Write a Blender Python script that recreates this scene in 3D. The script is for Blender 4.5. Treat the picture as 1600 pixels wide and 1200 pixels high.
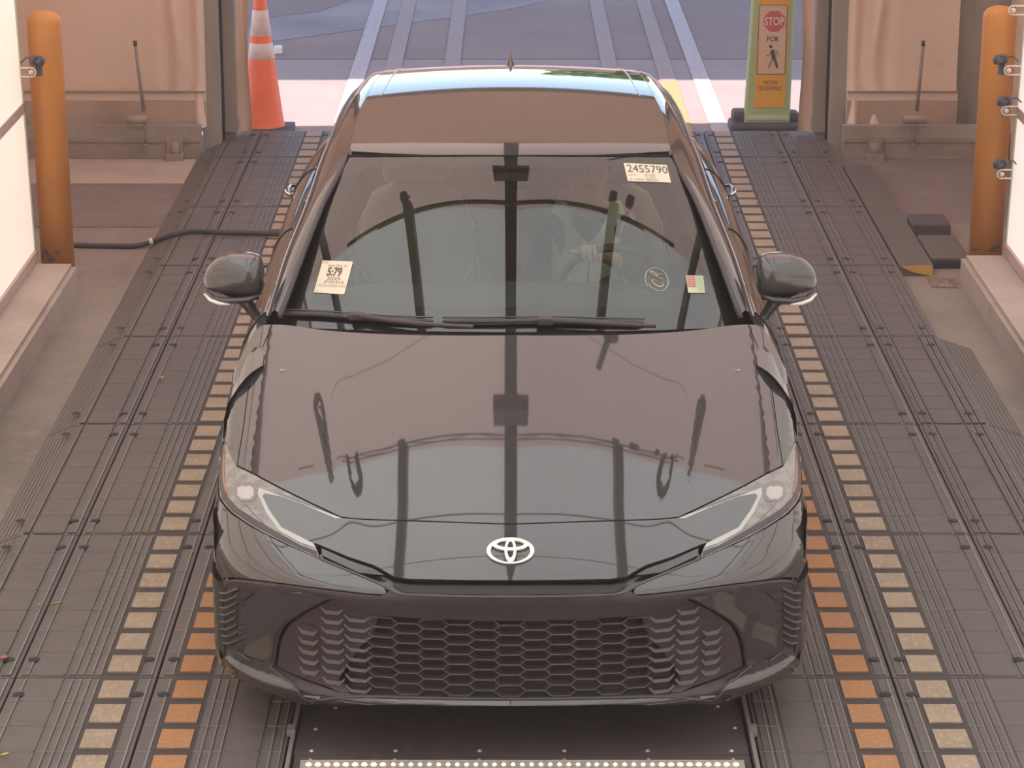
import bpy, bmesh, math, random
import numpy as np
from mathutils import Vector, Matrix
from mathutils.geometry import delaunay_2d_cdt
random.seed(7)
for o in list(bpy.data.objects): bpy.data.objects.remove(o)
SC = bpy.context.scene
COL = SC.collection
# ------------------------------------------------------------------ camera, sky, sun, exposure
FPX, YH, CH, CD = 4200.0, 1258.0, 3.30, 7.15          # focal length in px, horizon above centre, camera height, distance to the car's nose
PITCH = math.atan(YH / FPX)
CT, ST = math.cos(PITCH), math.sin(PITCH)
cd = bpy.data.cameras.new('camera'); cam = bpy.data.objects.new('camera', cd); COL.objects.link(cam)
cam.location = (0, -CD, CH); cam.rotation_euler = (math.pi/2 - PITCH, 0, 0)
cd.sensor_width = 36; cd.lens = FPX / 1600 * 36; cd.clip_start = .05; cd.clip_end = 500
SC.camera = cam
SC.view_settings.view_transform = 'Standard'
try: SC.view_settings.look = 'None'
except Exception: pass
SC.view_settings.gamma = 1; SC.view_settings.use_curve_mapping = False
SC.view_settings.exposure = 0.0
W = bpy.data.worlds.new('sky'); SC.world = W; W.use_nodes = True
wn = W.node_tree.nodes; wl = W.node_tree.links
wn.clear()
wo = wn.new('ShaderNodeOutputWorld'); bg = wn.new('ShaderNodeBackground'); sky = wn.new('ShaderNodeTexSky')
sky.sky_type = 'NISHITA'; sky.sun_disc = False; sky.sun_elevation = math.radians(62); sky.sun_rotation = math.radians(250)
sky.air_density = 1.0; sky.dust_density = .6
bg.inputs[1].default_value = 0.56
sm = wn.new('ShaderNodeMix'); sm.data_type = 'RGBA'; sm.blend_type = 'MULTIPLY'; sm.inputs[0].default_value = 1; sm.inputs[7].default_value = (.95, .88, .86, 1)
wl.new(sky.outputs[0], sm.inputs[6]); wl.new(sm.outputs[2], bg.inputs[0]); wl.new(bg.outputs[0], wo.inputs[0])
sd = bpy.data.lights.new('sun', 'SUN'); sd.energy = 9.0; sd.angle = math.radians(.6); sd.color = (1, .90, .86)
sun = bpy.data.objects.new('sun', sd); COL.objects.link(sun)
SUND = Vector((.40, .125, -.88)).normalized()
sun.rotation_euler = SUND.to_track_quat('-Z', 'Y').to_euler(); sun.location = (0, 0, 12)

# ------------------------------------------------------------------ helpers
def tag(o, label=None, cat=None, group=None, kind=None):
    if label: o['label'] = label
    if cat: o['category'] = cat
    if group: o['group'] = group
    if kind: o['kind'] = kind
    return o
def empty(name, label, cat, loc=(0, 0, 0), rz=0, group=None):
    o = bpy.data.objects.new(name, None); COL.objects.link(o); o.location = loc; o.rotation_euler = (0, 0, rz)
    o.empty_display_size = .1
    return tag(o, label, cat, group)
def copy_tree(o, parent=None):
    c = o.copy(); COL.objects.link(c)
    if parent: c.parent = parent
    for ch in [k for k in bpy.data.objects if k.parent == o]: copy_tree(ch, c)
    return c
class MB:
    def __init__(s): s.v = []; s.f = []; s.m = []; s.sm = []
    def add(s, vs, fs, mi=0, smooth=False):
        b = len(s.v); s.v += [tuple(map(float, p)) for p in vs]
        for f in fs: s.f.append(tuple(i + b for i in f)); s.m.append(mi); s.sm.append(smooth)
    def box(s, a, b, mi=0, M=None):
        (x0, y0, z0), (x1, y1, z1) = a, b
        vs = [(x0,y0,z0),(x1,y0,z0),(x1,y1,z0),(x0,y1,z0),(x0,y0,z1),(x1,y0,z1),(x1,y1,z1),(x0,y1,z1)]
        if M is not None: vs = [M @ Vector(p) for p in vs]
        s.add(vs, [(0,3,2,1),(4,5,6,7),(0,1,5,4),(1,2,6,5),(2,3,7,6),(3,0,4,7)], mi)
    def bbox(s, a, b, r, mi=0, M=None):                       # box with chamfered edges
        bm = bmesh.new(); bmesh.ops.create_cube(bm, size=1)
        c = [(p+q)/2 for p, q in zip(a, b)]; d = [abs(q-p) for p, q in zip(a, b)]
        for v in bm.verts: v.co = Vector((c[0]+v.co.x*d[0], c[1]+v.co.y*d[1], c[2]+v.co.z*d[2]))
        bmesh.ops.bevel(bm, geom=bm.edges[:], offset=r, segments=3, profile=.6, affect='EDGES')
        bm.verts.index_update()
        s.add([(M @ v.co if M is not None else v.co) for v in bm.verts], [tuple(v.index for v in f.verts) for f in bm.faces], mi, True); bm.free()
    def tube(s, pts, r, n=8, mi=0, cap=True, closed=False, flat=None):
        pts = [Vector(p) for p in pts]; N = len(pts); rs = r if isinstance(r, (list, tuple)) else [r]*N
        rings = []; up = None
        for i, p in enumerate(pts):
            if closed: t = pts[(i+1) % N] - pts[i-1]
            else: t = pts[min(i+1, N-1)] - pts[max(i-1, 0)]
            t = t.normalized() if t.length > 1e-9 else Vector((0,0,1))
            if up is None: up = Vector((0,0,1)) if abs(t.z) < .9 else Vector((0,1,0))
            a = t.cross(up)
            if a.length < 1e-6: a = t.cross(Vector((1,0,0)))
            a.normalize(); b = a.cross(t).normalized(); up = b
            rings.append([p + (a*math.cos(2*math.pi*k/n) + b*(flat or 1)*math.sin(2*math.pi*k/n))*rs[i] for k in range(n)])
        vs = [q for R in rings for q in R]; fs = []
        for i in range(N if closed else N-1):
            j = (i+1) % N
            for k in range(n): fs.append((i*n+k, i*n+(k+1) % n, j*n+(k+1) % n, j*n+k))
        if cap and not closed: fs.append(tuple(range(n))[::-1]); fs.append(tuple((N-1)*n+k for k in range(n)))
        s.add(vs, fs, mi, True)
    def lathe(s, prof, c=(0,0,0), n=32, mi=0, mis=None, M=None):
        vs = []; fs = []
        for (r, z) in prof:
            for k in range(n):
                p = Vector((r*math.cos(2*math.pi*k/n), r*math.sin(2*math.pi*k/n), z))
                if M is not None: p = M @ p
                vs.append(p + Vector(c))
        for i in range(len(prof)-1):
            f = [(i*n+k, i*n+(k+1) % n, (i+1)*n+(k+1) % n, (i+1)*n+k) for k in range(n)]
            b = len(s.v)
            fs.append((f, mis[i] if mis else mi))
        b = len(s.v); s.v += [tuple(p) for p in vs]
        for f, m_ in fs:
            for q in f: s.f.append(tuple(i+b for i in q)); s.m.append(m_); s.sm.append(True)
    def grid(s, rows, mi=0, closed=False):
        n = len(rows[0]); vs = [p for r in rows for p in r]; fs = []
        for i in range(len(rows)-1):
            for k in range(n if closed else n-1): fs.append((i*n+k, i*n+(k+1) % n, (i+1)*n+(k+1) % n, (i+1)*n+k))
        s.add(vs, fs, mi, True)
    def prism(s, poly, y0, y1, mi=0, f=lambda x, y, z: (x, y, z)):   # polygon in x,z extruded along y
        n = len(poly); vs = [f(x, y0, z) for x, z in poly] + [f(x, y1, z) for x, z in poly]
        s.add(vs, [tuple(range(n)), tuple(range(2*n-1, n-1, -1))] + [(i, (i+1) % n + 0, (i+1) % n + n, i+n)[::-1] for i in range(n)], mi)
    def mesh(s, name, mats):
        me = bpy.data.meshes.new(name); me.from_pydata(s.v, [], s.f)
        for m in (mats if isinstance(mats, (list, tuple)) else [mats]): me.materials.append(m)
        me.polygons.foreach_set('material_index', s.m); me.polygons.foreach_set('use_smooth', s.sm)
        me.update()
        bm = bmesh.new(); bm.from_mesh(me); bmesh.ops.recalc_face_normals(bm, faces=bm.faces); bm.to_mesh(me); bm.free()
        return me
    def build(s, name, mats, parent=None, smooth_angle=None):
        o = bpy.data.objects.new(name, s.mesh(name, mats)); COL.objects.link(o)
        if parent: o.parent = parent
        if smooth_angle:
            o.data.set_sharp_from_angle(angle=math.radians(smooth_angle))
        return o
def struct(o, cat=None): o['kind'] = 'structure'; return o

def mat(name, col, rough=.6, metal=0, ior=1.5, spec=None, noise=None, bump=None, coat=0, emit=None, estr=0, trans=0, wave=None):
    m = bpy.data.materials.new(name); m.use_nodes = True; nt = m.node_tree; N = nt.nodes; L = nt.links
    b = N['Principled BSDF']
    b.inputs['Base Color'].default_value = (*col, 1); b.inputs['Roughness'].default_value = rough
    b.inputs['Metallic'].default_value = metal; b.inputs['IOR'].default_value = ior
    if coat: b.inputs['Coat Weight'].default_value = coat; b.inputs['Coat Roughness'].default_value = .03
    if emit: b.inputs['Emission Color'].default_value = (*emit, 1); b.inputs['Emission Strength'].default_value = estr
    if trans: b.inputs['Transmission Weight'].default_value = trans
    tc = N.new('ShaderNodeTexCoord')
    if noise:                                                 # list of (scale, colour, lo, hi, stretch)
        prev = None
        for (sc, c2, lo, hi, st) in noise:
            mp = N.new('ShaderNodeMapping'); mp.inputs['Scale'].default_value = st
            geo = N.new('ShaderNodeNewGeometry')
            L.new(geo.outputs['Position'], mp.inputs[0])
            t = N.new('ShaderNodeTexNoise'); t.inputs['Scale'].default_value = sc; t.inputs['Detail'].default_value = 6; t.inputs['Roughness'].default_value = .62
            L.new(mp.outputs[0], t.inputs['Vector'])
            r = N.new('ShaderNodeMapRange'); r.inputs[1].default_value = lo; r.inputs[2].default_value = hi
            L.new(t.outputs[0], r.inputs[0])
            mx = N.new('ShaderNodeMix'); mx.data_type = 'RGBA'
            L.new(r.outputs[0], mx.inputs[0])
            if prev is None: mx.inputs[6].default_value = (*col, 1)
            else: L.new(prev, mx.inputs[6])
            mx.inputs[7].default_value = (*c2, 1); prev = mx.outputs[2]
        L.new(prev, b.inputs['Base Color'])
    if bump:
        sc, stg, dist = bump
        t = N.new('ShaderNodeTexNoise'); t.inputs['Scale'].default_value = sc; t.inputs['Detail'].default_value = 8
        geo = N.new('ShaderNodeNewGeometry'); L.new(geo.outputs['Position'], t.inputs['Vector'])
        bp = N.new('ShaderNodeBump'); bp.inputs['Strength'].default_value = stg; bp.inputs['Distance'].default_value = dist
        L.new(t.outputs[0], bp.inputs['Height']); L.new(bp.outputs[0], b.inputs['Normal'])
    return m
def fabric(name, col, tr, ratio):                              # tent cloth: reflects and lets daylight through
    m = bpy.data.materials.new(name); m.use_nodes = True; N = m.node_tree.nodes; L = m.node_tree.links; N.clear()
    o = N.new('ShaderNodeOutputMaterial'); d = N.new('ShaderNodeBsdfDiffuse'); t = N.new('ShaderNodeBsdfTranslucent'); mx = N.new('ShaderNodeMixShader')
    d.inputs[0].default_value = (*col, 1); t.inputs[0].default_value = (*tr, 1); mx.inputs[0].default_value = ratio
    L.new(d.outputs[0], mx.inputs[1]); L.new(t.outputs[0], mx.inputs[2]); L.new(mx.outputs[0], o.inputs[0])
    return m
def glassmat(name, tint, ior, rough=0.0):
    m = bpy.data.materials.new(name); m.use_nodes = True; N = m.node_tree.nodes; L = m.node_tree.links; N.clear()
    o = N.new('ShaderNodeOutputMaterial'); t = N.new('ShaderNodeBsdfTransparent'); g = N.new('ShaderNodeBsdfGlossy'); f = N.new('ShaderNodeFresnel'); mx = N.new('ShaderNodeMixShader')
    t.inputs[0].default_value = (*tint, 1); g.inputs['Roughness'].default_value = rough; f.inputs[0].default_value = ior
    L.new(f.outputs[0], mx.inputs[0]); L.new(t.outputs[0], mx.inputs[1]); L.new(g.outputs[0], mx.inputs[2]); L.new(mx.outputs[0], o.inputs[0])
    return m
ONE = (1, 1, 1)
M = {}
M['concrete'] = mat('concrete', (.27, .23, .20), .85, noise=[(1.1, (.17, .14, .125), .42, .66, (1,.5,1)), (9, (.31, .245, .20), .52, .74, ONE), (60, (.21, .175, .155), .5, .8, ONE)], bump=(40, .25, .01))
M['curb'] = mat('curb_concrete', (.47, .385, .33), .85, noise=[(3, (.38, .31, .27), .45, .7, ONE), (40, (.52, .41, .34), .5, .75, ONE)], bump=(50, .25, .008))
M['concdark'] = mat('dark_patched_floor', (.20, .16, .15), .85, noise=[(3, (.25, .20, .18), .45, .7, ONE), (30, (.15, .12, .115), .5, .75, ONE)])
M['mat'] = mat('road_mat', (.106, .091, .087), .62, noise=[(.8, (.142, .122, .111), .4, .7, (1,.4,1)), (14, (.086, .074, .072), .5, .78, ONE)], bump=(90, .15, .004))
M['matrib'] = mat('road_mat_rib', (.155, .133, .124), .6, noise=[(.8, (.19, .163, .145), .4, .7, (1,.4,1)), (30, (.15, .12, .115), .5, .78, ONE)])
M['matgroove'] = mat('road_mat_groove', (.052, .043, .044), .7)
M['tile'] = mat('pale_paint', (.38, .285, .205), .7, noise=[(5, (.28, .215, .16), .42, .7, ONE), (70, (.50, .38, .25), .5, .7, (1,.4,1))], bump=(80, .3, .003))
M['otile'] = mat('orange_paint', (.43, .195, .075), .7, noise=[(5, (.36, .18, .10), .42, .7, ONE), (70, (.55, .28, .10), .5, .7, ONE)], bump=(80, .3, .003))
M['matedge'] = mat('road_mat_worn_edge', (.25, .215, .20), .6)
M['hole'] = mat('bolt_hole', (.03, .026, .03), .8)
M['plate'] = mat('dark_steel', (.135, .112, .115), .36, ior=1.7, noise=[(2.5, (.105, .088, .095), .4, .65, ONE), (20, (.17, .14, .135), .55, .8, (1,.2,1))])
M['rail'] = mat('rail_steel', (.34, .31, .30), .45, .3)
M['screw'] = mat('screw_steel', (.8, .76, .72), .3, .2)
M['diode'] = mat('lit_diode', (1, 1, 1), .5, emit=(1, .96, .86), estr=6)
M['dioded'] = mat('lit_diode_warm', (1, 1, 1), .5, emit=(1, .80, .52), estr=5)
M['ledbar'] = mat('strip_housing', (.42, .37, .31), .4)
M['asphalt'] = mat('asphalt', (.30, .195, .165), .85, noise=[(.5, (.36, .24, .20), .45, .6, (1,1,1)), (120, (.22, .145, .13), .5, .7, ONE)], bump=(200, .3, .004))
M['asphalt_lit'] = mat('asphalt_painted_light', (.42, .32, .31), .85, noise=[(.7, (.27, .20, .20), .4, .6, ONE), (120, (.2, .165, .18), .5, .7, ONE)])  # paler asphalt copy, colour stands for light on the lot
M['apron'] = mat('apron_concrete', (.39, .285, .26), .85, noise=[(2, (.34, .25, .23), .4, .65, ONE), (90, (.36, .29, .30), .5, .75, ONE)])
M['linew'] = mat('white_line_paint', (.60, .49, .47), .8, noise=[(60, (.38, .28, .25), .48, .66, ONE)])
M['linet'] = mat('worn_tan_line_paint', (.44, .31, .27), .8, noise=[(60, (.34, .23, .20), .45, .66, ONE)])
M['liney'] = mat('yellow_line_paint', (.50, .30, .10), .8, noise=[(40, (.38, .27, .20), .48, .66, ONE)])
M['bollard'] = mat('bollard_paint', (.66, .27, .055), .5, noise=[(4, (.60, .25, .07), .4, .6, ONE)])
M['rust'] = mat('rust', (.15, .07, .045), .8)
M['wallcloth'] = mat('curtain_cloth', (.78, .60, .49), .8, noise=[(1.2, (.72, .55, .45), .4, .65, (1,1,.5)), (14, (.64, .49, .40), .58, .8, (1,1,.6))])
M['wallcloth2'] = mat('curtain_hem_cloth', (.50, .37, .29), .8, noise=[(3, (.38, .28, .23), .4, .65, ONE)])
M['frame'] = mat('grey_frame', (.30, .26, .225), .55, noise=[(6, (.24, .20, .18), .42, .7, (1,1,.3))])
M['frame2'] = mat('grey_frame_pale', (.37, .32, .28), .55, noise=[(6, (.28, .23, .2), .42, .7, (1,1,.3))])
M['base'] = mat('base_rail_metal', (.33, .27, .235), .6, noise=[(5, (.24, .19, .17), .42, .7, ONE)])
M['dark'] = mat('dark_gap', (.03, .027, .03), .7)
M['ceilg'] = fabric('white_tent_cloth', (.72, .72, .66), (.80, .80, .69), .58)
M['ceilt'] = fabric('tan_tent_cloth', (.72, .58, .49), (.78, .58, .46), .55)
M['beam'] = mat('beam_steel', (.20, .165, .15), .6)
M['panell'] = mat('lit_panel_left', (.8, .75, .7), .5, emit=(1, .81, .64), estr=.70)
M['panelr'] = mat('lit_panel_right', (.8, .78, .75), .5, emit=(1, .89, .83), estr=.66)
M['pframe'] = mat('panel_frame', (.50, .38, .34), .5)
M['pedge'] = mat('panel_edge', (.50, .56, .52), .4)
M['cone'] = mat('cone_orange', (1.0, .19, .08), .5, noise=[(6, (.92, .17, .08), .45, .7, ONE)])
M['conew'] = mat('cone_reflective', (.80, .62, .58), .45, noise=[(14, (.62, .47, .44), .45, .7, ONE)])
M['rubber'] = mat('black_rubber', (.07, .058, .068), .75, noise=[(5, (.10, .085, .09), .4, .7, ONE)])
M['lime'] = mat('lime_plastic', (.42, .50, .25), .5)
M['limed'] = mat('lime_plastic_pale', (.55, .62, .42), .5)
M['sgold'] = mat('sign_gold', (.80, .38, .05), .5)
M['spink'] = mat('sign_face', (.72, .48, .33), .5)
M['sred'] = mat('sign_red', (.58, .12, .12), .5)
M['sdark'] = mat('sign_print', (.10, .085, .07), .6)
M['swhite'] = mat('sign_white_print', (.78, .62, .52), .5)
M['paint'] = mat('car_paint', (.048, .045, .048), .035, ior=1.92)
M['paintd'] = mat('car_gap', (.012, .011, .013), .8)
M['gloss'] = mat('gloss_black_trim', (.038, .032, .036), .12, ior=1.75)
M['satin'] = mat('satin_black_plastic', (.060, .046, .058), .42)
M['satin2'] = mat('grille_bar_plastic', (.095, .078, .088), .4)
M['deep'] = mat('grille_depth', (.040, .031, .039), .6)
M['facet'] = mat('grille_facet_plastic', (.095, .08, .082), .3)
M['chrome'] = mat('chrome', (.86, .82, .78), .22, .6)
M['chromeb'] = mat('bright_trim', (.62, .57, .54), .25, .6)
M['white'] = mat('white_lens', (.85, .82, .76), .3)
M['lens'] = mat('lamp_reflector', (.27, .255, .24), .22, ior=1.8, noise=[(22, (.18, .165, .155), .42, .6, (1,1,1.6))])
M['lensb'] = mat('lamp_light_guide', (.46, .46, .42), .25, ior=1.7)
M['lensd'] = mat('lamp_inner', (.19, .18, .18), .15, ior=1.8)
M['proj'] = mat('lamp_projector', (.47, .43, .42), .15, ior=1.8)
M['amber'] = mat('amber_reflector', (.42, .17, .09), .25)
M['wind'] = glassmat('windshield_glass', (.86, .95, .83), 2.05)
M['rearglass'] = glassmat('rear_glass', (.55, .57, .52), 1.8)
M['sideglass'] = glassmat('side_glass', (.70, .74, .68), 2.0)
M['frit'] = mat('windshield_black_border', (.060, .056, .066), .08, ior=1.6)
M['cabin'] = mat('cabin_trim', (.34, .36, .30), .8)
M['cabind'] = mat('rear_seat_cloth', (.10, .09, .085), .9)
M['dash'] = mat('dashboard_plastic', (.11, .10, .11), .7)
M['seat'] = mat('seat_cloth', (.42, .47, .38), .8)
M['seatpipe'] = mat('seat_piping', (.55, .60, .50), .6)
M['paper'] = mat('label_paper', (.80, .68, .54), .7)
M['ink'] = mat('label_ink', (.12, .10, .09), .8)
M['inkl'] = mat('label_faint_ink', (.38, .31, .25), .8)
M['inkr'] = mat('label_red_ink', (.60, .34, .28), .8)
M['marker'] = mat('yellow_marker', (.80, .66, .36), .7)
M['markerg'] = mat('pale_marker', (.55, .60, .45), .7)
M['fred'] = mat('sticker_red', (.50, .12, .12), .6)
M['fgreen'] = mat('sticker_green', (.36, .52, .30), .6)
M['fcream'] = mat('sticker_cream', (.62, .58, .42), .6)
M['skin'] = mat('skin', (.52, .33, .22), .55)
M['vest'] = mat('vest_cloth', (.80, .95, .70), .8)
M['shirt'] = mat('shirt_cloth', (.05, .045, .05), .85)
M['hair'] = mat('hair', (.02, .016, .014), .6)
M['tyre'] = mat('tyre_rubber', (.03, .028, .03), .8)
M['rim'] = mat('wheel_metal', (.12, .12, .12), .3, .6)
M['hose'] = mat('black_hose', (.055, .048, .056), .6)
M['leaf'] = mat('dry_leaf', (.52, .30, .17), .8)
M['straw'] = mat('straw', (.60, .50, .22), .8)
M['rleaf'] = mat('red_leaf', (.40, .16, .12), .8)
M['camb'] = mat('sensor_black', (.075, .07, .09), .4)
M['brk'] = mat('bracket_white', (.75, .66, .56), .5)
M['debris'] = mat('debris', (.20, .15, .125), .9, noise=[(30, (.36, .28, .2), .45, .6, ONE)], bump=(60, .9, .02))
M['yramp'] = mat('ramp_yellow', (.58, .34, .09), .7, noise=[(25, (.28, .2, .12), .6, .7, ONE)])

# ------------------------------------------------------------------ floor, outside ground
FZ = -.06
b = MB(); b.box((-7, -9.5, -.3), (7, 9.42, FZ)); struct(b.build('floor', M['concrete']))
b = MB()
b.box((-14, 9.42, -.35), (14, 12.33, FZ), 0)
b.box((-14, 12.33, -.35), (14, 60, FZ), 1)
def flat(x0, x1, y0, y1, z, mi): b.add([(x0,y0,z),(x1,y0,z),(x1,y1,z),(x0,y1,z)], [(0,1,2,3)], mi)
b.add([(-14,12.34,FZ+.002),(-2.05,12.9,FZ+.002),(-.02,14.7,FZ+.002),(3,19,FZ+.002),(-14,19,FZ+.002)], [(0,1,2,3,4)], 2)   # paler asphalt paints in the light beyond a diagonal shade edge
b.add([(-14,13.6,FZ+.004),(-2.6,13.7,FZ+.004),(-1.55,14.6,FZ+.004),(-.9,16.5,FZ+.004),(-14,16.5,FZ+.004)], [(0,1,2,3,4)], 1)  # base asphalt again where the painted light stops
for (xc, mi) in ((-1.09, 3), (-.85, 4), (-.43, 4), (.70, 4), (1.09, 5), (1.325, 3)):
    y0 = 9.6 if xc > 1 else 9.9
    b.add([(xc-.057,y0,FZ+.006),(xc+.057,y0,FZ+.006),(xc+.057,11.42,FZ+.006),(xc-.057,11.42,FZ+.006)], [(0,1,2,3)], mi if mi != 4 else 4)
    b.add([(xc-.057,11.42,FZ+.006),(xc+.057,11.42,FZ+.006),(xc+.057,40,FZ+.006),(xc-.057,40,FZ+.006)], [(0,1,2,3)], mi if mi == 3 else 4)
b.box((-14, 12.325, FZ), (14, 12.345, FZ+.001), 6)
o = struct(b.build('floor_outside', [M['apron'], M['asphalt'], M['asphalt_lit'], M['linew'], M['linet'], M['liney'], M['hole']]))

# ------------------------------------------------------------------ tent: ceiling, walls, beams
ZR, ZE, XE = 4.5, 3.75, 2.95                                   # ridge and eave heights, half width
def roofz(x): return ZR - (ZR-ZE)*abs(x)/XE
SPL = 3.05
for (y0, y1, m) in ((SPL, 9.30, M['ceilt']), (-9.5, SPL, M['ceilg'])):
    b = MB(); rows = []
    for i in range(25):
        y = y0 + (y1-y0)*i/24
        rows.append([(x, y, roofz(x) + .006*math.sin(y*7+x*3)) for x in np.linspace(-3.3, 3.3, 23)])
    b.grid(rows); struct(b.build('ceiling', m))
b = MB()
for (x0, x1, y0, y1, mi) in ((-3.0, -1.905, 8.12, 8.80, 0), (-3.0, -1.905, 7.02, 8.12, 1), (-3.0, -1.905, 7.0, 7.03, 2), (1.95, 3.0, 7.1, 8.8, 1)):
    b.add([(x0,y0,FZ+.001),(x1,y0,FZ+.001),(x1,y1,FZ+.001),(x0,y1,FZ+.001)], [(0,1,2,3)], mi)
struct(b.build('floor_patches', [M['curb'], M['concdark'], M['debris']]))
n_tr = 0
def trim(bm, m):
    global n_tr; n_tr += 1
    return struct(bm.build('trim_%d' % n_tr, m))
b = MB()
b.box((-.075, -9.4, ZR-.17), (.075, 9.2, ZR-.02)); trim(b, M['beam'])
for x, w in ((-1.25, .05), (1.25, .05), (-2.3, .022), (2.3, .022)):
    b = MB(); z = roofz(x); b.box((x-w, -9.4, z-.12), (x+w, SPL+.05 if abs(x) < 2 else 5.2, z-.015)); trim(b, M['beam'])
for x in (-1.27, 1.22, 1.42):
    b = MB(); b.bbox((x-.045, SPL+.06, roofz(x)-.13), (x+.04, SPL+.13, roofz(x)-.05), .02); b.tube([(x, SPL+.1, roofz(x)-.06), (x+.05, SPL+.12, roofz(x)-.01)], .008, 6)
    tag(b.build('roof_lamp', M['beam']), 'small dark lamp clamped under the tent roof, mirrored in the windscreen %s' % ('left of centre' if x < 0 else 'right of centre' if x < 1.3 else 'at the far right'), 'lamp')
for y in (-6, -3.2, -1.2, .9, 2.3):
    b = MB(); b.tube([(-XE, y, ZE-.03), (0, y, ZR-.03), (XE, y, ZE-.03)], .018, 6); trim(b, M['beam'])
# lattice truss across the tent where the two cloths meet
def truss(y0, z0, y1, z1):
    b = MB(); sl = .2 if y0 < 5 else 0; b.tube([(x, y0, z0-sl*abs(x)) for x in (-1.9, 0, 1.9)], .010, 8); b.tube([(x, y1, z1-sl*abs(x)) for x in (-1.6, 0, 1.6)], .009, 8)
    xs_ = np.linspace(-1.6, 1.6, 9)
    for i in range(8):
        lo, hi = (y0, z0), (y1, z1); p_, q_ = (lo, hi) if i % 2 else (hi, lo)
        b.tube([(xs_[i] + (xs_[i+1]-xs_[i])*u, p_[0]+(q_[0]-p_[0])*(.5-.5*math.cos(math.pi*u)), p_[1]+(q_[1]-p_[1])*(.5-.5*math.cos(math.pi*u)) - sl*abs(xs_[i] + (xs_[i+1]-xs_[i])*u)) for u in np.linspace(0, 1, 7)], .006, 6)
    return trim(b, M['beam'])
truss(2.93, 4.06, 2.99, 4.24); truss(7.4, 3.5, 7.4, 3.74)
for (a, c) in (((-1.9, 4.0, 3.98), (1.5, 5.6, 4.05)), ((2.0, 3.9, 3.98), (-1.2, 5.4, 4.05))):
    b = MB(); b.tube([a, ((a[0]+c[0])/2, (a[1]+c[1])/2, 4.2), c], .005, 5); trim(b, M['beam'])
# side walls of tent, end wall above and beside the gateway
for s, nm in ((-1, 'wall_left'), (1, 'wall_right')):
    b = MB(); rows = []
    for i in range(60):
        y = -9.5 + (9.2+9.5)*i/59
        rows.append([(s*(3.02+.02*math.sin(y*4+k)), y, FZ + (ZE+.25)*k/7) for k in range(8)])
    b.grid(rows); struct(b.build(nm, M['wallcloth']))
b = MB(); b.grid([[(-3.1, -9.45, FZ), (0, -9.45, FZ), (3.1, -9.45, FZ)], [(-3.1, -9.45, ZE), (0, -9.45, ZR), (3.1, -9.45, ZE)]]); struct(b.build('wall_front', M['wallcloth']))
OPL, OPR, OPZ = -1.62, 1.78, 2.62                              # gateway opening
b = MB()
b.add([(-3.2, 9.12, OPZ), (3.2, 9.12, OPZ), (3.2, 9.12, ZE), (0, 9.12, ZR+.05), (-3.2, 9.12, ZE)], [(0,1,2,3,4)])
b.add([(-3.2, 9.16, OPZ), (3.2, 9.16, OPZ), (3.2, 9.16, ZE), (0, 9.16, ZR+.05), (-3.2, 9.16, ZE)], [(4,3,2,1,0)])
b.box((-3.1, 9.06, OPZ-.05), (3.1, 9.2, OPZ+.06), 1)
struct(b.build('wall_rear', [M['wallcloth'], M['frame']]))
# gateway posts
for s, x0 in ((-1, OPL), (1, OPR)):
    b = MB(); b.box((x0+s*.16, 9.02, FZ), (x0+s*.268, 9.16, OPZ), 0); trim(b, M['frame2'])
    b = MB(); b.box((x0+s*.145, 9.13, FZ), (x0+s*.17, 9.20, OPZ)); trim(b, M['dark'])
    b = MB(); b.box((x0+s*.075, 9.15, FZ+.13), (x0+s*.15, 9.24, OPZ), 0)
    b.box((x0+s*.07, 9.13, FZ+.10), (x0+s*.155, 9.26, FZ+.16), 0); b.box((x0+s*.085, 9.16, FZ), (x0+s*.15, 9.24, FZ+.1), 0); trim(b, M['frame'])

# end curtains: tall cloth with folds, gathered at the gateway post
def curtain(x0, x1, side, y=9.0):
    t = empty('fabric_curtain', 'tan fabric curtain closing the tent end %s' % ('behind the left bollard' if side < 0 else 'between crosswalk sign and right bollard'), 'curtain', ((x0+x1)/2, y, FZ))
    cx = (x0+x1)/2
    b = MB(); rows = []
    for i in range(90):
        u = i/89; x = x0 + (x1-x0)*u
        post = (x1 - x) if side < 0 else (x - x0)                # distance from gateway post
        far = (x - x0) if side < 0 else (x1 - x)
        fold = .035*math.sin(post*46)*math.exp(-(post/.20)**2) + .012*math.sin(x*9)
        row = []
        for k in range(34):
            z = FZ+.17 + (3.3)*(k/33)
            diag = .05*math.exp(-((post - (z-FZ)*.22)/.035)**2) if z < 1.0 else 0
            row.append((x-cx, -fold - diag*.6 + .01*math.sin(z*5+x*2) - .03*math.exp(-(z-FZ-.17)/.08), z-FZ))
        rows.append(row)
    b.grid(rows); b.build('cloth', M['wallcloth'], t)
    b = MB(); rows = []                                          # folded lower hem
    for i in range(60):
        u = i/59; x = x0 + (x1-x0)*u
        rows.append([(x-cx, -.055-.008*math.sin(x*11), z-FZ) for z in (FZ+.14, FZ+.20, FZ+.27, FZ+.33)])
    b.grid(rows); b.build('hem', M['wallcloth2'], t)
    b = MB(); b.box((x0-cx, -.068, .385), (x1-cx, -.05, .391)); b.box((x0-cx, -.03, .33), (x1-cx, -.05, .385), 1); b.build('seam', [M['base'], M['wallcloth']], t)
    return t
curtain(-3.3, OPL-.235, -1); curtain(OPR+.25, 2.70, 1)
b = MB(); b.grid([[(x, 9.10, z) for x in (2.45, 2.8, 3.3)] for z in (FZ, 1.5, 3.6)]); struct(b.build('wall_corner', M['frame2']))
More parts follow.
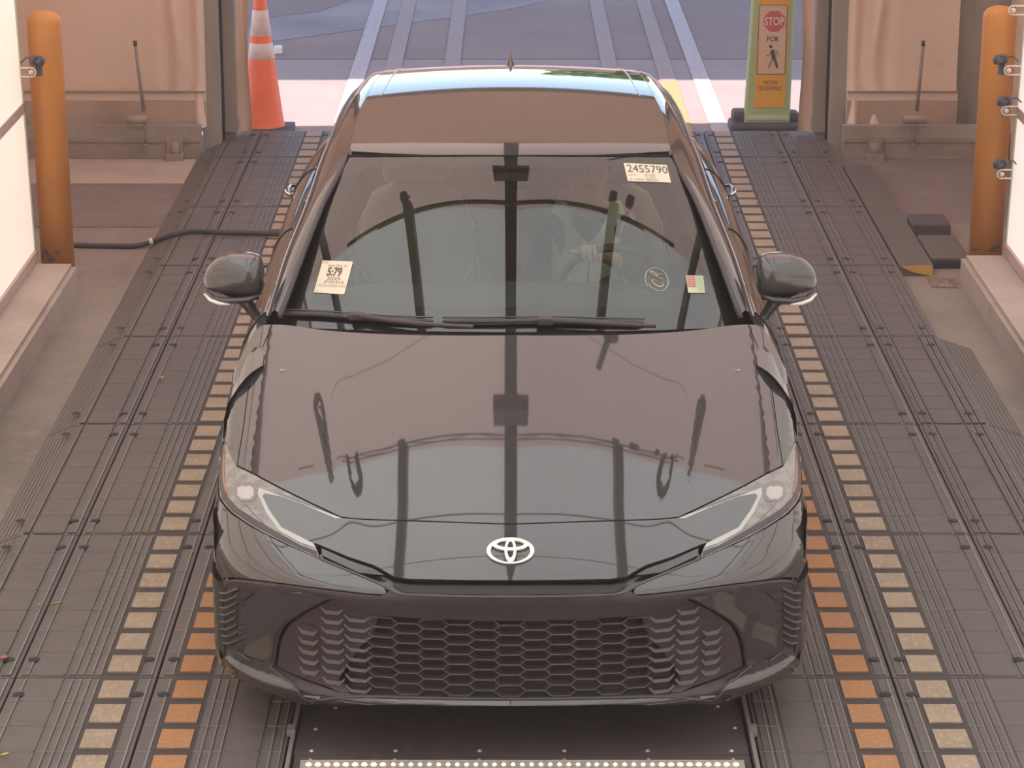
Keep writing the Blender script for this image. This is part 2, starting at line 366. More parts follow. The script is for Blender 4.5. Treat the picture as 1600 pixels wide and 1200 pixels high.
# strip of cloth wrapped round each gateway jamb, outside the posts
for s, x0 in ((-1, OPL), (1, OPR)):
    t = MB(); rows = []
    for k in range(30):
        z = .012 + 2.55*k/29
        rows.append([(x0 + s*(.075 - .08*u) + s*.008*math.sin(z*6+u*5), 9.24 + .06*math.sin(u*3.1) + .01*math.sin(z*9), z) for u in np.linspace(0, 1, 9)])
    t.grid(rows)
    o = t.build('cloth_flap', M['wallcloth'])
    tag(o, 'narrow tan cloth flap hanging on the %s jamb of the open gateway' % ('left' if s < 0 else 'right'), 'curtain')
for s, (x0, x1) in ((-1, (-3.3, OPL-.258)), (1, (OPR+.22, 3.0))):
    t = empty('base_rail', 'grey metal base rail under the %s fabric curtain, screwed down' % ('left' if s < 0 else 'right'), 'rail', ((x0+x1)/2, 8.9, FZ))
    cx = (x0+x1)/2
    b = MB(); b.box((x0-cx, -.09, 0), (x1-cx, .0, .11)); b.box((x0-cx, -.10, .105), (x1-cx, .0, .13)); b.build('rail', M['base'], t)
    b = MB(); b.box((x0-cx, -.08, .13), (x1-cx, -.02, .20), 0); b.build('clamp_bar', M['frame2'], t)
    px = (OPL-.42) if s < 0 else (OPR+.40)
    b = MB(); b.box((px-.045-cx, -.16, 0), (px+.06-cx, -.09, .04)); b.box((px-.04-cx, -.12, .0), (px+.055-cx, -.09, .14)); b.lathe([(0, .0), (.03, .0), (.03, .08), (0, .09)], (px+.01-cx, -.12, .02), 12); b.build('foot_bracket', M['base'], t)
    for q in (-.14, -.10):
        b = MB(); b.lathe([(0, .012), (.010, .010), (.012, 0)], (0,0,0), 10, M=Matrix.Rotation(math.pi/2, 4, 'X'))
        o = b.build('screw', M['dark'], t); o.location = ((OPL-.30 - q*-1 if s < 0 else OPR+.55+q) - cx, -.095, .07)
# latch rods
for s, (px, top, bot) in ((-1, (-2.21, .71, .27)), (1, (2.42, .74, .27))):
    t = empty('latch_rod', 'thin grey latch rod with roller foot on the %s fabric curtain' % ('left' if s < 0 else 'right'), 'latch', (px, 8.78, FZ))
    b = MB(); b.tube([(0 if s < 0 else .01, 0, .30), (-.035 if s < 0 else .03, -.01, .70)], [.012, .009], 8); b.build('rod', M['frame'], t)
    b = MB(); b.lathe([(0, 0), (.012, 0), (.012, .03), (0, .03)], (-.035 if s < 0 else .03, -.01, .695), 8); b.build('cap', M['camb'], t)
    b = MB(); b.tube([(-.105 if s < 0 else -.07, -.01, .25), (.02 if s < 0 else .07, -.01, .25)], .026, 12); b.build('roller', M['frame2'], t)
    b = MB(); b.tube([(.0, 0, .24), (.0, 0, .10)], .006, 6); b.lathe([(0,0), (.014,0), (.014,.02), (0,.02)], (0,0,.08), 8); b.build('pin', M['frame'], t)

# lit side panels standing on kerbs
def side_panel(s, x, y1, lab, m):
    t = empty('light_panel', lab, 'light', (x, y1, 0))
    zb = .114; h = 3.3; lean = .035
    seams = ((0.84, 1.33) if s < 0 else (.82, 1.75))
    zs = [zb]; 
    zlist = [zb, .845, 1.55, 2.4, 3.4] if s < 0 else [zb, .80, 1.9, 2.7, 3.4]
    for i in range(4):
        z0, z1 = zlist[i]+.025, zlist[i+1]-.025
        f = MB()
        f.box((s*.0, -13, z0), (s*.05, -.02, z1), 0)
        o = f.build('diffuser', m, t)
    f = MB()
    for z in zlist[1:]: f.box((-s*.006, -13, z-.025), (s*.05, -.0, z+.025))
    f.box((-s*.012, -13, zb-.03), (s*.06, 0, zb+.02)); f.build('frame', M['pframe'], t)
    f = MB(); f.box((-s*.006, -.02, zb), (s*.06, .0, 3.4)); f.build('edge_trim', M['pedge'], t)
    for ch in t.children: pass
    t.rotation_euler = (0, s*math.radians(1.6), 0)
    return t
side_panel(-1, -2.345, 5.72, 'tall lit white wall panel on the left kerb, behind the left bollard', M['panell'])
side_panel(1, 2.455, 5.86, 'tall lit white wall panel on the right kerb, beside the right bollard', M['panelr'])
for s, xi, xo, y1 in ((-1, -2.14, -2.75, 5.68), (1, 2.235, 2.85, 5.85)):
    b = MB(); bm = bmesh.new(); bmesh.ops.create_cube(bm, size=1)
    for v in bm.verts: v.co = Vector(((xi+xo)/2+v.co.x*abs(xo-xi), (y1-9.3)/2+v.co.y*(y1+9.3), v.co.z*.14+.01))
    bmesh.ops.bevel(bm, geom=[e for e in bm.edges if all(v.co.z > 0 for v in e.verts)], offset=.022, segments=4, affect='EDGES')
    bm.verts.index_update()
    b.add([v.co for v in bm.verts], [tuple(v.index for v in f.verts) for f in bm.faces], 0, False); bm.free()
    o = b.build('concrete_kerb', M['curb'])
    tag(o, 'long pale concrete kerb along the %s light panel' % ('left' if s < 0 else 'right'), 'kerb')
# lens-shaped oil marks on kerb are dirt: thin stains
# bollards
def bollard(x, y, h, lab, lean):
    t = empty('bollard', lab, 'bollard', (x, y, FZ)); r = .083
    b = MB(); b.lathe([(0, 0), (r, 0), (r, h-.03), (r*.96, h-.012), (r*.8, h+.006), (r*.45, h+.02), (0, h+.026)], (0,0,0), 40); b.build('post', M['bollard'], t)
    b = MB()
    for k in range(7):
        a = -math.pi/2 + random.uniform(-1.1, 1.1); w = random.uniform(.008, .02); zz = random.uniform(.13, .17)
        b.lathe([(0, 0), (w, 0), (w*.7, .0015), (0, .002)], (0,0,0), 8, M=Matrix.Translation((math.cos(a)*r, math.sin(a)*r, zz)) @ Matrix.Rotation(a, 4, 'Z') @ Matrix.Rotation(math.pi/2, 4, 'Y'))
    tag(b.build('rust_patch', M['rust'], t), kind='stuff')
    t.rotation_euler = (0, lean, 0)
    return t
bollard(-2.262, 5.86, 1.33, 'yellow steel bollard at the end of the left kerb', math.radians(-.5))
bollard(2.385, 6.02, 1.33, 'yellow steel bollard at the end of the right kerb', math.radians(.6))
# sensors on brackets fixed to panel edge
def bracket(x, y, z, s, lab):
    t = empty('mounting_bracket', lab, 'bracket', (x, y, z))
    b = MB(); w, hh = .058, .021
    prof = [(-w*s*-1, -hh), (0, -hh)]
    pts = [(s*w, -hh), (0, -hh)] + [(-s*hh*math.sin(a), -hh*math.cos(a)) for a in np.linspace(.2, math.pi-.2, 9)] + [(0, hh), (s*w, hh)]
    b.tube([(px_, 0, pz_) for px_, pz_ in pts], .0045, 6); b.build('plate_edge', M['brk'], t)
    b = MB(); b.lathe([(0, 0), (.013, 0), (.013, .006), (0, .008)], (0,0,0), 14, M=Matrix.Rotation(math.pi/2, 4, 'X')); b.build('bolt', M['brk'], t)
    b = MB()
    for k in range(6):
        a = k*math.pi/3; b.box((-.003,-.003,-.003), (.003,.0,.003), 0, Matrix.Translation((.0175*math.cos(a), 0, .0175*math.sin(a))))
    b.build('bolt_ring', M['camb'], t)
    return t
def sensor(x, y, z, s, lab, rnd=True):
    t = empty('camera_sensor', lab, 'camera', (x, y, z))
    R = Matrix.Rotation(math.radians(90), 4, 'Y') @ Matrix.Rotation(math.radians(-18*s), 4, 'X')
    b = MB(); b.lathe([(0, -.036), (.022, -.036), (.024, -.02), (.025, .02), (.022, .027), (0, .027)], (0,0,0), 20, M=R if rnd else R @ Matrix.Scale(1.25, 4)); b.build('body', M['camb'], t)
    b = MB(); b.lathe([(0, 0), (.021, 0), (.022, .004), (0, .006)], (-s*.002, -.018, 0), 18, M=Matrix.Rotation(math.pi/2, 4, 'X')); b.build('lens_face', M['hole'], t)
    b = MB(); b.box((-.014, .002, -.075), (.018, .014, -.015)); b.build('mount', M['camb'], t)
    b = MB(); b.tube([(s*.03, .004, .01), (s*.055, .006, .016), (s*.075, .01, -.004), (s*.085, .01, -.012)], .004, 6); b.build('cable', M['camb'], t)
    return t
S_OBJ = []
PIX_HELP = None
def PYw(px, py, Y):                                             # where the sight line through a point of the photo meets the plane at depth Y
    a = (px-800)/FPX; c = (600-py)/FPX; r = (a, CT + c*ST, -ST + c*CT); k = (Y+CD)/r[1]
    return (r[0]*k, Y, CH + r[2]*k)
p = PYw(49, 113, 5.62); bracket(*p, -1, 'white slotted bracket on the left light panel edge, below the black camera')
p = PYw(59, 95, 5.64); sensor(*p, -1, 'small black camera on the left panel edge, in front of the left bollard')
for (q, lab) in (((1583, 16), 'white slotted bracket on the right panel edge, above the right bollard top'), ((1576, 110), 'white slotted bracket under the topmost camera of the right panel'), ((1572, 173), 'white slotted bracket beneath the middle camera of the right panel'), ((1565, 272), 'lowest white slotted bracket, under the bottom camera on the right')):
    p = PYw(*q, 5.74); bracket(*p, 1, lab)
for (q, lab) in (((1565, 93), 'topmost small black camera in front of the right bollard'), ((1571, 158), 'middle small black camera on the right panel edge'), ((1565, 256), 'lowest small black camera on the right panel edge')):
    p = PYw(*q, 5.76); sensor(*p, 1, lab)

# ------------------------------------------------------------------ road mats
JY = [.672 + 1.32*k for k in range(-1, 8)]
def matmesh(name, x0, x1, tiles, sqs, seams, length, outer=0):
    b = MB(); G = .004; xc = (x0+x1)/2; X = lambda x: x - xc
    t = .022
    # body
    if outer == 0: b.box((X(x0+G), G, -.05), (X(x1-G), length-G, -.0068))
    else:
        if outer < 0: xs_ = [(x0, FZ+.001), (x0+.12, -.012), (x1-G, -.008), (x1-G, -.055), (x0, -.058)]
        else: xs_ = [(x0+G, -.055), (x0+G, -.008), (x1-.14, -.012), (x1, FZ+.001), (x1, -.058)]
        b.prism([(X(x), z) for x, z in xs_], G, length-G)
    used = []
    n = max(1, round(length/.1886)); pt = (length-.02)/n
    for (a, c, m_) in tiles:
        used.append((a-.012, c+.012))
        b.box((X(a-.012), .012, -.008), (X(c+.012), length-.012, -.0055), 2)
        for k in range(n):
            y0 = .012 + k*pt + .028; b.box((X(a), y0, -.006), (X(c), y0+pt-.052, -.001), m_)
    for (a, c) in sqs:
        used.append((a-.008, c+.008))
        for k in range(n):
            y0 = .012 + k*pt + .008; b.box((X(a), y0, -.008), (X(c), y0+pt-.010, -.003), 0)
            b.box((X(a+.004), y0-.006, -.008), (X(c-.004), y0-.001, -.0035), 1)
    # ribs in what remains
    lo, hi = (x0+.012, x1-.012)
    if outer < 0: lo = x0+.13
    if outer > 0: hi = x1-.15
    used.sort(); cur = lo; spans = []
    for a, c in used: spans.append((cur, a)); cur = c
    spans.append((cur, hi))
    for a, c in spans:
        if c - a < .02: continue
        k = max(1, int((c-a)/.0235)); w = (c-a)/k
        for i in range(k):
            xa = a + i*w
            b.box((X(xa+w*.14), .016, -.008), (X(xa+w*.86), length-.016, -.0032), 0)
            b.box((X(xa+w*.76), .016, -.0034), (X(xa+w*.88), length-.016, -.0012), 6)
        for i in range(1, n):
            y0 = .012 + i*pt; b.box((X(a), y0-.0015, -.0034), (X(c), y0+.0015, -.0012), 6)
    if outer:
        for i in range(6):
            u = i/6
            if outer < 0: xa = x0+.02+.1*u; z = FZ + (abs(FZ)-.012)*((xa-x0)/.12)
            else: xa = x1-.02-.12*u; z = FZ + (abs(FZ)-.012)*((x1-xa)/.14)
            b.box((X(xa-.003), .02, z-.004), (X(xa+.003), length-.02, z+.004), 1)
    for xs0 in seams:
        for y0 in (.14, length-.14):
            b.lathe([(0, .0015), (.017, .0015), (.019, 0)], (X(xs0), y0, -.0015), 12, 3)
    return b.mesh(name, [M['mat'], M['matrib'], M['matgroove'], M['hole'], M['tile'], M['otile'], M['matedge']])
cols = [
 ('left', 'outer', -1.90, -1.56, [], [(-1.735, -1.62)], [-1.605, -1.80], -1, 'plain grey mat'),
 ('left', 'middle', -1.56, -1.114, [(-1.277, -1.182, 4)], [(-1.509, -1.405)], [-1.525, -1.156], 0, 'mat with pale blocks'),
 ('left', 'inner', -1.114, -.664, [(-1.048, -.951, 5)], [(-.845, -.743)], [-1.078], 0, 'mat with orange blocks'),
 ('right', 'inner', .725, 1.193, [(1.025, 1.125, 5)], [(.813, .915)], [1.155], 0, 'mat with orange blocks'),
 ('right', 'middle', 1.193, 1.656, [(1.258, 1.358, 4)], [(1.48, 1.59)], [1.235, 1.615], 0, 'mat with pale blocks'),
 ('right', 'outer', 1.656, 2.09, [], [(1.725, 1.84)], [1.695, 1.885], 1, 'plain grey mat')]
rows_ = ['nearest row', 'second nearest row', 'third nearest row', 'fourth nearest row', 'fourth row from the gateway', 'third row from the gateway', 'second row from the gateway', 'row in the gateway']
for (sd_, pos, x0, x1, tl, sq, sm, outer, desc) in cols:
    me = {}
    for r in range(8):
        y0 = JY[r]; L = 1.32 if r < 7 else 9.40 - y0
        flat_end = outer > 0 and r > 3; xb = 1.94 if flat_end else x1
        key = (r < 7, flat_end)
        if key not in me: me[key] = matmesh('road_mat', x0, xb, tl, sq, sm, L, 0 if flat_end else outer)
        o = bpy.data.objects.new('road_mat', me[key]); COL.objects.link(o); o.location = ((x0+xb)/2, y0, 0)
        tag(o, '%s, %s column on the %s, %s' % (desc, pos, sd_, rows_[r]), 'floor mat', 'road mats on the %s side of the car' % sd_)

# yellow-ended raised ramp edge on the right mats, boards beside it
t = empty('ramp_edge', 'raised ramp plate with a worn yellow end face beside the right mats', 'ramp', (2.03, 5.96, FZ))
b = MB(); b.prism([(-.085, .010), (-.085, .058), (.085, .060), (.085, .0), (-.03, .0)], 0, 2.4); b.build('plate', M['mat'], t)
b = MB(); b.prism([(-.085, .054), (.085, .0585), (.085, .0), (-.01, .020)], -.006, -.001); b.build('end_face', M['yramp'], t)
b = MB(); b.box((.0855, .55, .02), (.089, 1.1, .055)); b.build('side_strip', M['yramp'], t)
t = empty('cable_cover', 'low dark rubber cover board between the yellow ramp end and right kerb', 'cover', (2.25, 6.12, FZ))
b = MB(); b.bbox((-.12, 0, 0), (.08, .5, .055), .008); b.build('board', M['mat'], t)
b = MB(); b.bbox((-.12, -.012, .0), (.08, -.001, .045), .004); b.build('front_face', M['deep'], t)
b = MB(); b.bbox((2.13, 6.75, FZ), (2.33, 7.0, .02), .012); tag(b.build('rubber_block', M['rubber']), 'small dark rubber block on the floor left of the right bollard', 'block')
# heap of dirt
b = MB(); rows = []
for i in range(14):
    rows.append([(2.075+.14*i/13, 5.72+.2*k/7, FZ+.002+.022*math.sin(math.pi*i/13)*math.sin(math.pi*k/7)*random.uniform(.4, 1)) for k in range(8)])
b.grid(rows); o = b.build('dirt_heap', M['debris']); tag(o, 'small heap of grit by the yellow ramp end', 'dirt', kind='stuff')

# ------------------------------------------------------------------ scanner plate between mats
t = empty('scanner_plate', 'dark steel plate under the car nose between the mats', 'plate', (.03, 0, 0))
b = MB(); b.box((-.672, .108, -.05), (.668, 9.3, -.012)); b.build('deck', M['plate'], t)
b = MB(); b.box((-.668, -.6, -.05), (.668, .104, -.012)); b.build('front_cover', M['plate'], t)
for s, x in ((-1, -.683), (1, .683)):
    b = MB(); b.box((x-.006, -.6, -.05), (x+.006, 9.3, .004)); b.build('edge_rail', M['rail'], t)
for yy in (.135, .072):
    for px_ in (485, 617, 749, 882, 1013, 1145):
        b = MB(); b.lathe([(0, .004), (.004, .0035), (.007, 0)], (0,0,0), 10); o = b.build('screw', M['screw'], t)
        o.location = ((px_-800)/533 - .03, yy, -.012)
for (x, y) in ((-.62, .29), (.64, .30), (-.57, .45), (.60, .46)):
    b = MB(); b.lathe([(0, .004), (.004, .0035), (.007, 0)], (0,0,0), 10); o = b.build('screw', M['screw'], t); o.location = (x, y, -.012)
for x, y in ((-.69, .25), (.69, .25)):
    b = MB(); b.box((-.012, -.02, -.01), (.012, .02, .014)); o = b.build('clip', M['rail'], t); o.location = (x, y, 0)
t = empty('led_strip', 'lit strip of white diodes across the plate at the bottom of the picture', 'light', (.03, 0, .0))
b = MB(); b.bbox((-.645, -.05, -.01), (.645, .022, .006), .003); b.build('housing', M['ledbar'], t)
b = MB(); b.box((-.645, .022, -.01), (.645, .026, .010)); b.build('rear_lip', M['chromeb'], t)
nd = 47
dm = {}
for k in range(nd):
    x = -.62 + 1.24*k/(nd-1)
    if k in (9, 30): x += .003
    key = 'w' if (k < 9 or k > 37) else 'c'
    if key not in dm:
        b = MB(); r = .0088 if key == 'w' else .0062
        b.lathe([(0, .004), (r*.7, .0035), (r, 0)], (0,0,0), 12); dm[key] = b.mesh('diode', M['dioded'] if key == 'w' else M['diode'])
    o = bpy.data.objects.new('diode', dm[key]); COL.objects.link(o); o.parent = t; o.location = (x, .001, .006)

# ------------------------------------------------------------------ hose, leaves
def PZw(px, py, z):
    a = (px-800)/FPX; c = (600-py)/FPX; r = (a, CT + c*ST, -ST + c*CT); k = (z-CH)/r[2]
    return (r[0]*k, r[1]*k - CD, z)
def smooth_poly(pts, n=6):
    out = []; P = [Vector(p) for p in pts]
    for i in range(len(P)-1):
        p0 = P[max(i-1, 0)]; p1 = P[i]; p2 = P[i+1]; p3 = P[min(i+2, len(P)-1)]
        for k in range(n):
            u = k/n; out.append(.5*((2*p1) + (p2-p0)*u + (2*p0-5*p1+4*p2-p3)*u*u + (3*p1-p0-3*p2+p3)*u**3))
    out.append(P[-1]); return out
hp = [PZw(112, 383, FZ+.014), PZw(160, 384, FZ+.014), PZw(210, 384, FZ+.016), PZw(240, 377, -.03), PZw(270, 367, .013), PZw(300, 361, .013), PZw(350, 363, .013), PZw(400, 364, .013), PZw(470, 366, .013), (-.73, 6.55, .013)]
t = empty('hose', 'black hose running from the left bollard across the mats under the car', 'hose', (0, 0, 0))
b = MB(); b.tube(smooth_poly(hp), .014, 10); b.build('tube', M['hose'], t)
b = MB(); c = Vector(PZw(235, 378, -.02)); b.tube([c + Vector((-.006, .0, -.0)), c + Vector((.012, .003, .004))], .018, 10); b.build('clip', M['brk'], t)
def leaf(px, py, z, L, m, rot, lab, w=.4):
    b = MB(); c = PZw(px, py, z)
    rows = []
    for i in range(7):
        u = i/6; ww = L*w*math.sin(math.pi*(u*.9+.05)); rows.append([((u-.5)*L, k*ww*.5, .003+abs(k)*.006*1.0) for k in (-1, 0, 1)])
    b.grid(rows); o = b.build('leaf', m); o.location = c; o.rotation_euler = (0, 0, rot); tag(o, lab, 'leaf'); return o
leaf(252, 592, .002, .035, M['leaf'], 1.9, 'small tan dry leaf on the left mats, level with the car bonnet rear', .7)
leaf(88, 946, .002, .05, M['straw'], .6, 'yellow straw wisp lying on the left mats near the bottom corner', .12)
leaf(6, 1030, .002, .032, M['rleaf'], .1, 'small reddish leaf at the left edge of the picture', .8)
leaf(8, 1182, .002, .03, M['straw'], .7, 'tiny yellow leaf in the bottom left corner of the mats', .4)
leaf(386, 321, .002, .03, M['straw'], .9, 'small pale yellow leaf beside the hose near the rear of the car', .5)
leaf(62, 950-2, .002, .035, M['straw'], 1.2, 'short pale straw piece left of the yellow wisp', .15)

# ------------------------------------------------------------------ traffic cone and crosswalk paddle sign
t = empty('traffic_cone', 'orange traffic cone with two pale bands on a black base', 'cone', (-1.575, 9.62, FZ+.001))
b = MB(); b.bbox((-.19, -.18, 0), (.19, .18, .035), .012); b.lathe([(.17, .03), (.155, .045), (.135, .05)], (0,0,0), 24); b.build('base', M['rubber'], t)
def cr(z): return .135 - (.135-.028)*(z-.04)/.88
b = MB(); zs = [.04, .06, .47, .57, .62, .775, .92]; pr_ = [(.142, .04)]
b.lathe([(.145, .038), (.138, .055), (cr(.08), .08), (cr(.2), .2), (cr(.35), .35), (cr(.7), .7), (cr(.85), .85), (.026, .925), (.022, .925), (0, .90)], (0,0,0), 40)
b.build('body', M['cone'], t)
for z0, z1 in ((.475, .575), (.62, .78)):
    b = MB(); b.lathe([(cr(z0)+.001, z0-.0), (cr(z0)+.003, z0+.002), (cr(z1)+.003, z1-.002), (cr(z1)+.001, z1)], (0,0,0), 40); b.build('reflective_band', M['conew'], t)
b = MB(); b.bbox((-.03, -.03, 0), (.03, .03, .06), .012); o = b.build('white_block', M['white']); o.location = PZw(435, 84, FZ); tag(o, 'small white block on the ground behind the traffic cone', 'block')

def textmesh(s, size=1.0, ax='CENTER', bold=0.0, cond=1.0):
    c = bpy.data.curves.new('lettering', 'FONT'); c.body = s; c.size = size; c.align_x = ax; c.align_y = 'CENTER'; c.offset = bold; c.resolution_u = 3
    o = bpy.data.objects.new('lettering', c); COL.objects.link(o)
    dg = bpy.context.evaluated_depsgraph_get(); me = o.evaluated_get(dg).to_mesh()
    vs = [(v.co.x*cond, v.co.y) for v in me.vertices]; fs = [tuple(p.vertices) for p in me.polygons]
    o.evaluated_get(dg).to_mesh_clear(); bpy.data.objects.remove(o); bpy.data.curves.remove(c)
    return vs, fs
def fit_text(s, w, h, bold=0):                                  # text scaled to a box w x h centred on 0
    vs, fs = textmesh(s, 1, bold=bold)
    X = [v[0] for v in vs]; Y = [v[1] for v in vs]
    cx, cy = (max(X)+min(X))/2, (max(Y)+min(Y))/2; sx = w/(max(X)-min(X)); sy = h/(max(Y)-min(Y))
    return [((x-cx)*sx, (y-cy)*sy) for x, y in vs], fs
SPM = 245.0; SY = 9.74
t = empty('crosswalk_sign', 'lime green paddle sign reading STOP FOR and WITHIN CROSSWALK on a black base', 'sign', (1.625, SY, FZ))
def sx(px): return (px-800)/SPM - 1.625
def sz(py): return (186-py)/241 + .05
TH = .05
b = MB(); poly = [(sx(1161.5), .045), (sx(1162), .02), (sx(1232), .02), (sx(1232.5), .045), (sx(1236), 1.1), (sx(1225), 1.22), (sx(1190), 1.26), (sx(1178), 1.2), (sx(1173), 1.1)]
rows = []
def shell(b, poly, y0, y1, bev, mi=0):
    cxx = sum(p[0] for p in poly)/len(poly); czz = sum(p[1] for p in poly)/len(poly)
    sh = lambda k: [(cxx+(x-cxx)*(1-k/.14), czz+(z-czz)*(1-k/.6)) for x, z in poly]
    a = sh(bev); n = len(poly)
    b.grid([[(x, y0, z) for x, z in a], [(x, y0+bev*.7, z) for x, z in poly], [(x, y1-bev*.7, z) for x, z in poly], [(x, y1, z) for x, z in a]], mi, closed=True)
    b.add([(x, y0, z) for x, z in a], [tuple(range(n))], mi); b.add([(x, y1, z) for x, z in a], [tuple(range(n))[::-1]], mi)
shell(b, poly, -.045, .045, .012); b.build('paddle', M['lime'], t, 40)
b = MB(); b.prism([(sx(1176), sz(163)), (sx(1223.6), sz(163)), (sx(1228), sz(-60)), (sx(1181.5), sz(-60))], -.050, -.045); b.build('face_plate', M['sgold'], t)
b = MB()
def rrect(x0, z0, x1, z1, r, sk=0):
    out = []
    for (cx, cz, a0) in ((x1-r, z0+r, -90), (x1-r, z1-r, 0), (x0+r, z1-r, 90), (x0+r, z0+r, 180)):
        for k in range(5):
            a = math.radians(a0+90*k/4); z = cz+r*math.sin(a); out.append((cx+r*math.cos(a)+sk*(z-z0), z))
    return out
rr = rrect(sx(1179.5), sz(111), sx(1222.5), sz(5.5), .012, .008)
b.prism(rr, -.053, -.050); b.build('sign_sheet', M['spink'], t)
b = MB(); b.tube([(x, -.0535, z) for x, z in rr], .0022, 4, closed=True); b.build('sheet_border', M['sdark'], t)
cx, cz = sx(1203.8), sz(30)
b = MB(); b.prism([(cx+.071*math.cos(math.radians(22.5+45*k)), cz+.071*math.sin(math.radians(22.5+45*k))) for k in range(8)], -.0555, -.053); b.build('octagon', M['sred'], t)
def put_text(b, s, w, h, cx, cz, y, bold=0, mi=0):
    vs, fs = fit_text(s, w, h, bold); b.add([(cx+x, y, cz+z) for x, z in vs], fs, mi)
b = MB(); put_text(b, 'STOP', .122, .052, cx, cz, -.0565, .02); b.build('lettering', M['swhite'], t)
b = MB(); put_text(b, 'FOR', .076, .032, sx(1202.5), sz(57), -.0545, .02); b.build('lettering', M['sdark'], t)
b = MB(); put_text(b, 'WITHIN', .092, .026, sx(1200), sz(124), -.0515, .0); put_text(b, 'CROSSWALK', .155, .028, sx(1199.5), sz(132.8), -.0515, .0); b.build('lettering', M['sdark'], t)
# walking figure symbol
def cp(x, y): return (sx(1150 + x/5.72), -.0545, sz(y/5.72))
b = MB(); hx = cp(283, 393); b.lathe([(0, .001), (.0105, .0008), (.0108, 0)], hx, 14, M=Matrix.Rotation(math.pi/2, 4, 'X'))
fl = lambda pts, r: b.tube([cp(*q) for q in pts], r, 6, flat=.25)
for pts, r in ((((292, 420), (305, 450), (312, 500)), [.010, .013, .011]), (((296, 425), (270, 465), (238, 476)), [.008, .006, .004]), (((318, 420), (345, 440), (344, 480)), [.008, .006, .004]), (((306, 490), (282, 535), (266, 578)), [.010, .008, .006]), (((318, 490), (334, 540), (345, 578)), [.010, .008, .006]), (((262, 577), (278, 578)), .005), (((334, 579), (350, 578)), .005)): fl(pts, r)
b.build('walking_symbol', M['sdark'], t)
b = MB(); b.bbox((sx(1166), -.052, .065), (sx(1230), -.044, .095), .003); b.build('lower_lip', M['limed'], t)
b = MB(); b.bbox((-.24, -.12, 0), (.20, .14, .05), .024); b.bbox((-.22, -.02, .03), (-.10, .16, .11), .03); b.bbox((.09, -.02, .03), (.21, .16, .10), .03); b.build('base', M['rubber'], t)

# shade canopy over the lot, low walls far off
b = MB(); b.box((-16, 10.62, 6.0), (10, 15.9, 6.12)); struct(b.build('trim_canopy', M['frame2']))
for x in (-9, 9.5):
    b = MB(); b.box((x-.1, 11, FZ), (x+.1, 11.2, 6)); b.box((x-.1, 15.4, FZ), (x+.1, 15.6, 6)); trim(b, M['frame2'])
b = MB(); b.box((-30, 40, FZ), (30, 40.4, 2.2)); struct(b.build('wall_outside', M['apron']))
t = empty('tree', 'round green tree seen only as a reflection beyond the lot', 'tree', (2.2, 37, FZ))
b = MB(); b.tube([(0,0,0), (.05,0,1.5), (0,0,2.6)], [.18,.14,.1], 10); b.build('trunk', M['rust'], t)
b = MB()
for k in range(260):
    a = random.uniform(0, 6.28); r = random.uniform(0, 1.5); z = random.uniform(-1, 1); c = Vector((r*math.cos(a), r*math.sin(a), 3.2+z*.9)); d = Vector((random.gauss(0,1), random.gauss(0,1), random.gauss(0,1))).normalized()*.25; e = d.cross(Vector((random.gauss(0,1),1,0))).normalized()*.2
    b.add([c-d-e, c+d-e, c+d+e, c-d+e], [(0,1,2,3)])
b.build('foliage', mat('foliage', (.10, .22, .05), .7), t)

# box and dome camera hanging from the ridge (seen mirrored in the bonnet)
t = empty('ceiling_box', 'dark square equipment box hanging under the ridge beam', 'equipment', (0, 3.28, 4.1))
b = MB(); b.bbox((-.20, -.09, -.12), (.20, .09, .14), .012); b.build('body', M['beam'], t)
b = MB(); b.box((-.03, -.03, .13), (.03, .03, .25)); b.build('hanger', M['beam'], t)
t = empty('dome_camera', 'dome camera on a drop pole under the tent roof', 'camera', (1.05, 4.0, 4.15))
b = MB(); b.tube([(0, 0, 0), (0, 0, -.55)], .035, 10); b.build('pole', M['beam'], t)
b = MB(); b.lathe([(0, -.62), (.08, -.60), (.10, -.55), (.05, -.52), (0, -.52)], (0,0,0), 20); b.build('dome', M['camb'], t)

# ================================================================== THE CAR
CX = -.006                                                     # the car stands a touch left of the camera axis
def pchip(xs, ys):
    xs = np.array(xs, float); ys = np.array(ys, float); h = np.diff(xs); d = np.diff(ys)/h
    m = np.zeros(len(xs)); m[0] = d[0]; m[-1] = d[-1]
    for i in range(1, len(xs)-1):
        m[i] = 0 if d[i-1]*d[i] <= 0 else (h[i-1]+h[i])/(h[i]/d[i-1]+h[i-1]/d[i]) if True else 0
        if d[i-1]*d[i] > 0:
            w1 = 2*h[i]+h[i-1]; w2 = h[i]+2*h[i-1]; m[i] = (w1+w2)/(w1/d[i-1]+w2/d[i])
    def f(x):
        x = np.asarray(x, float); i = np.clip(np.searchsorted(xs, x)-1, 0, len(xs)-2)
        t = (x-xs[i])/h[i]; tc = np.clip(t, 0, 1)
        v = (2*tc**3-3*tc**2+1)*ys[i] + (tc**3-2*tc**2+tc)*h[i]*m[i] + (-2*tc**3+3*tc**2)*ys[i+1] + (tc**3-tc**2)*h[i]*m[i+1]
        v = v + np.where(t < 0, t*h[i]*m[0], 0) + np.where(t > 1, (t-1)*h[i]*m[-1], 0)
        return v
    return f
zh = pchip([-.1, .03, .121, .228, .42, .626, .9, 1.176, 1.6, 2.2], [.47, .563, .618, .666, .737, .809, .895, .974, 1.08, 1.2])
_sy = [.9, 1.25, 1.5, 1.7, 1.82, 1.89, 1.95, 2.0, 2.03, 2.1, 2.2, 2.8, 3.1, 3.6, 3.9, 4.1, 4.35, 4.9]
_ss = [.545, .545, .540, .532, .527, .520, .505, .485, .42, .20, .05, .03, 0, -.08, -.16, -.22, -.36, -.46]
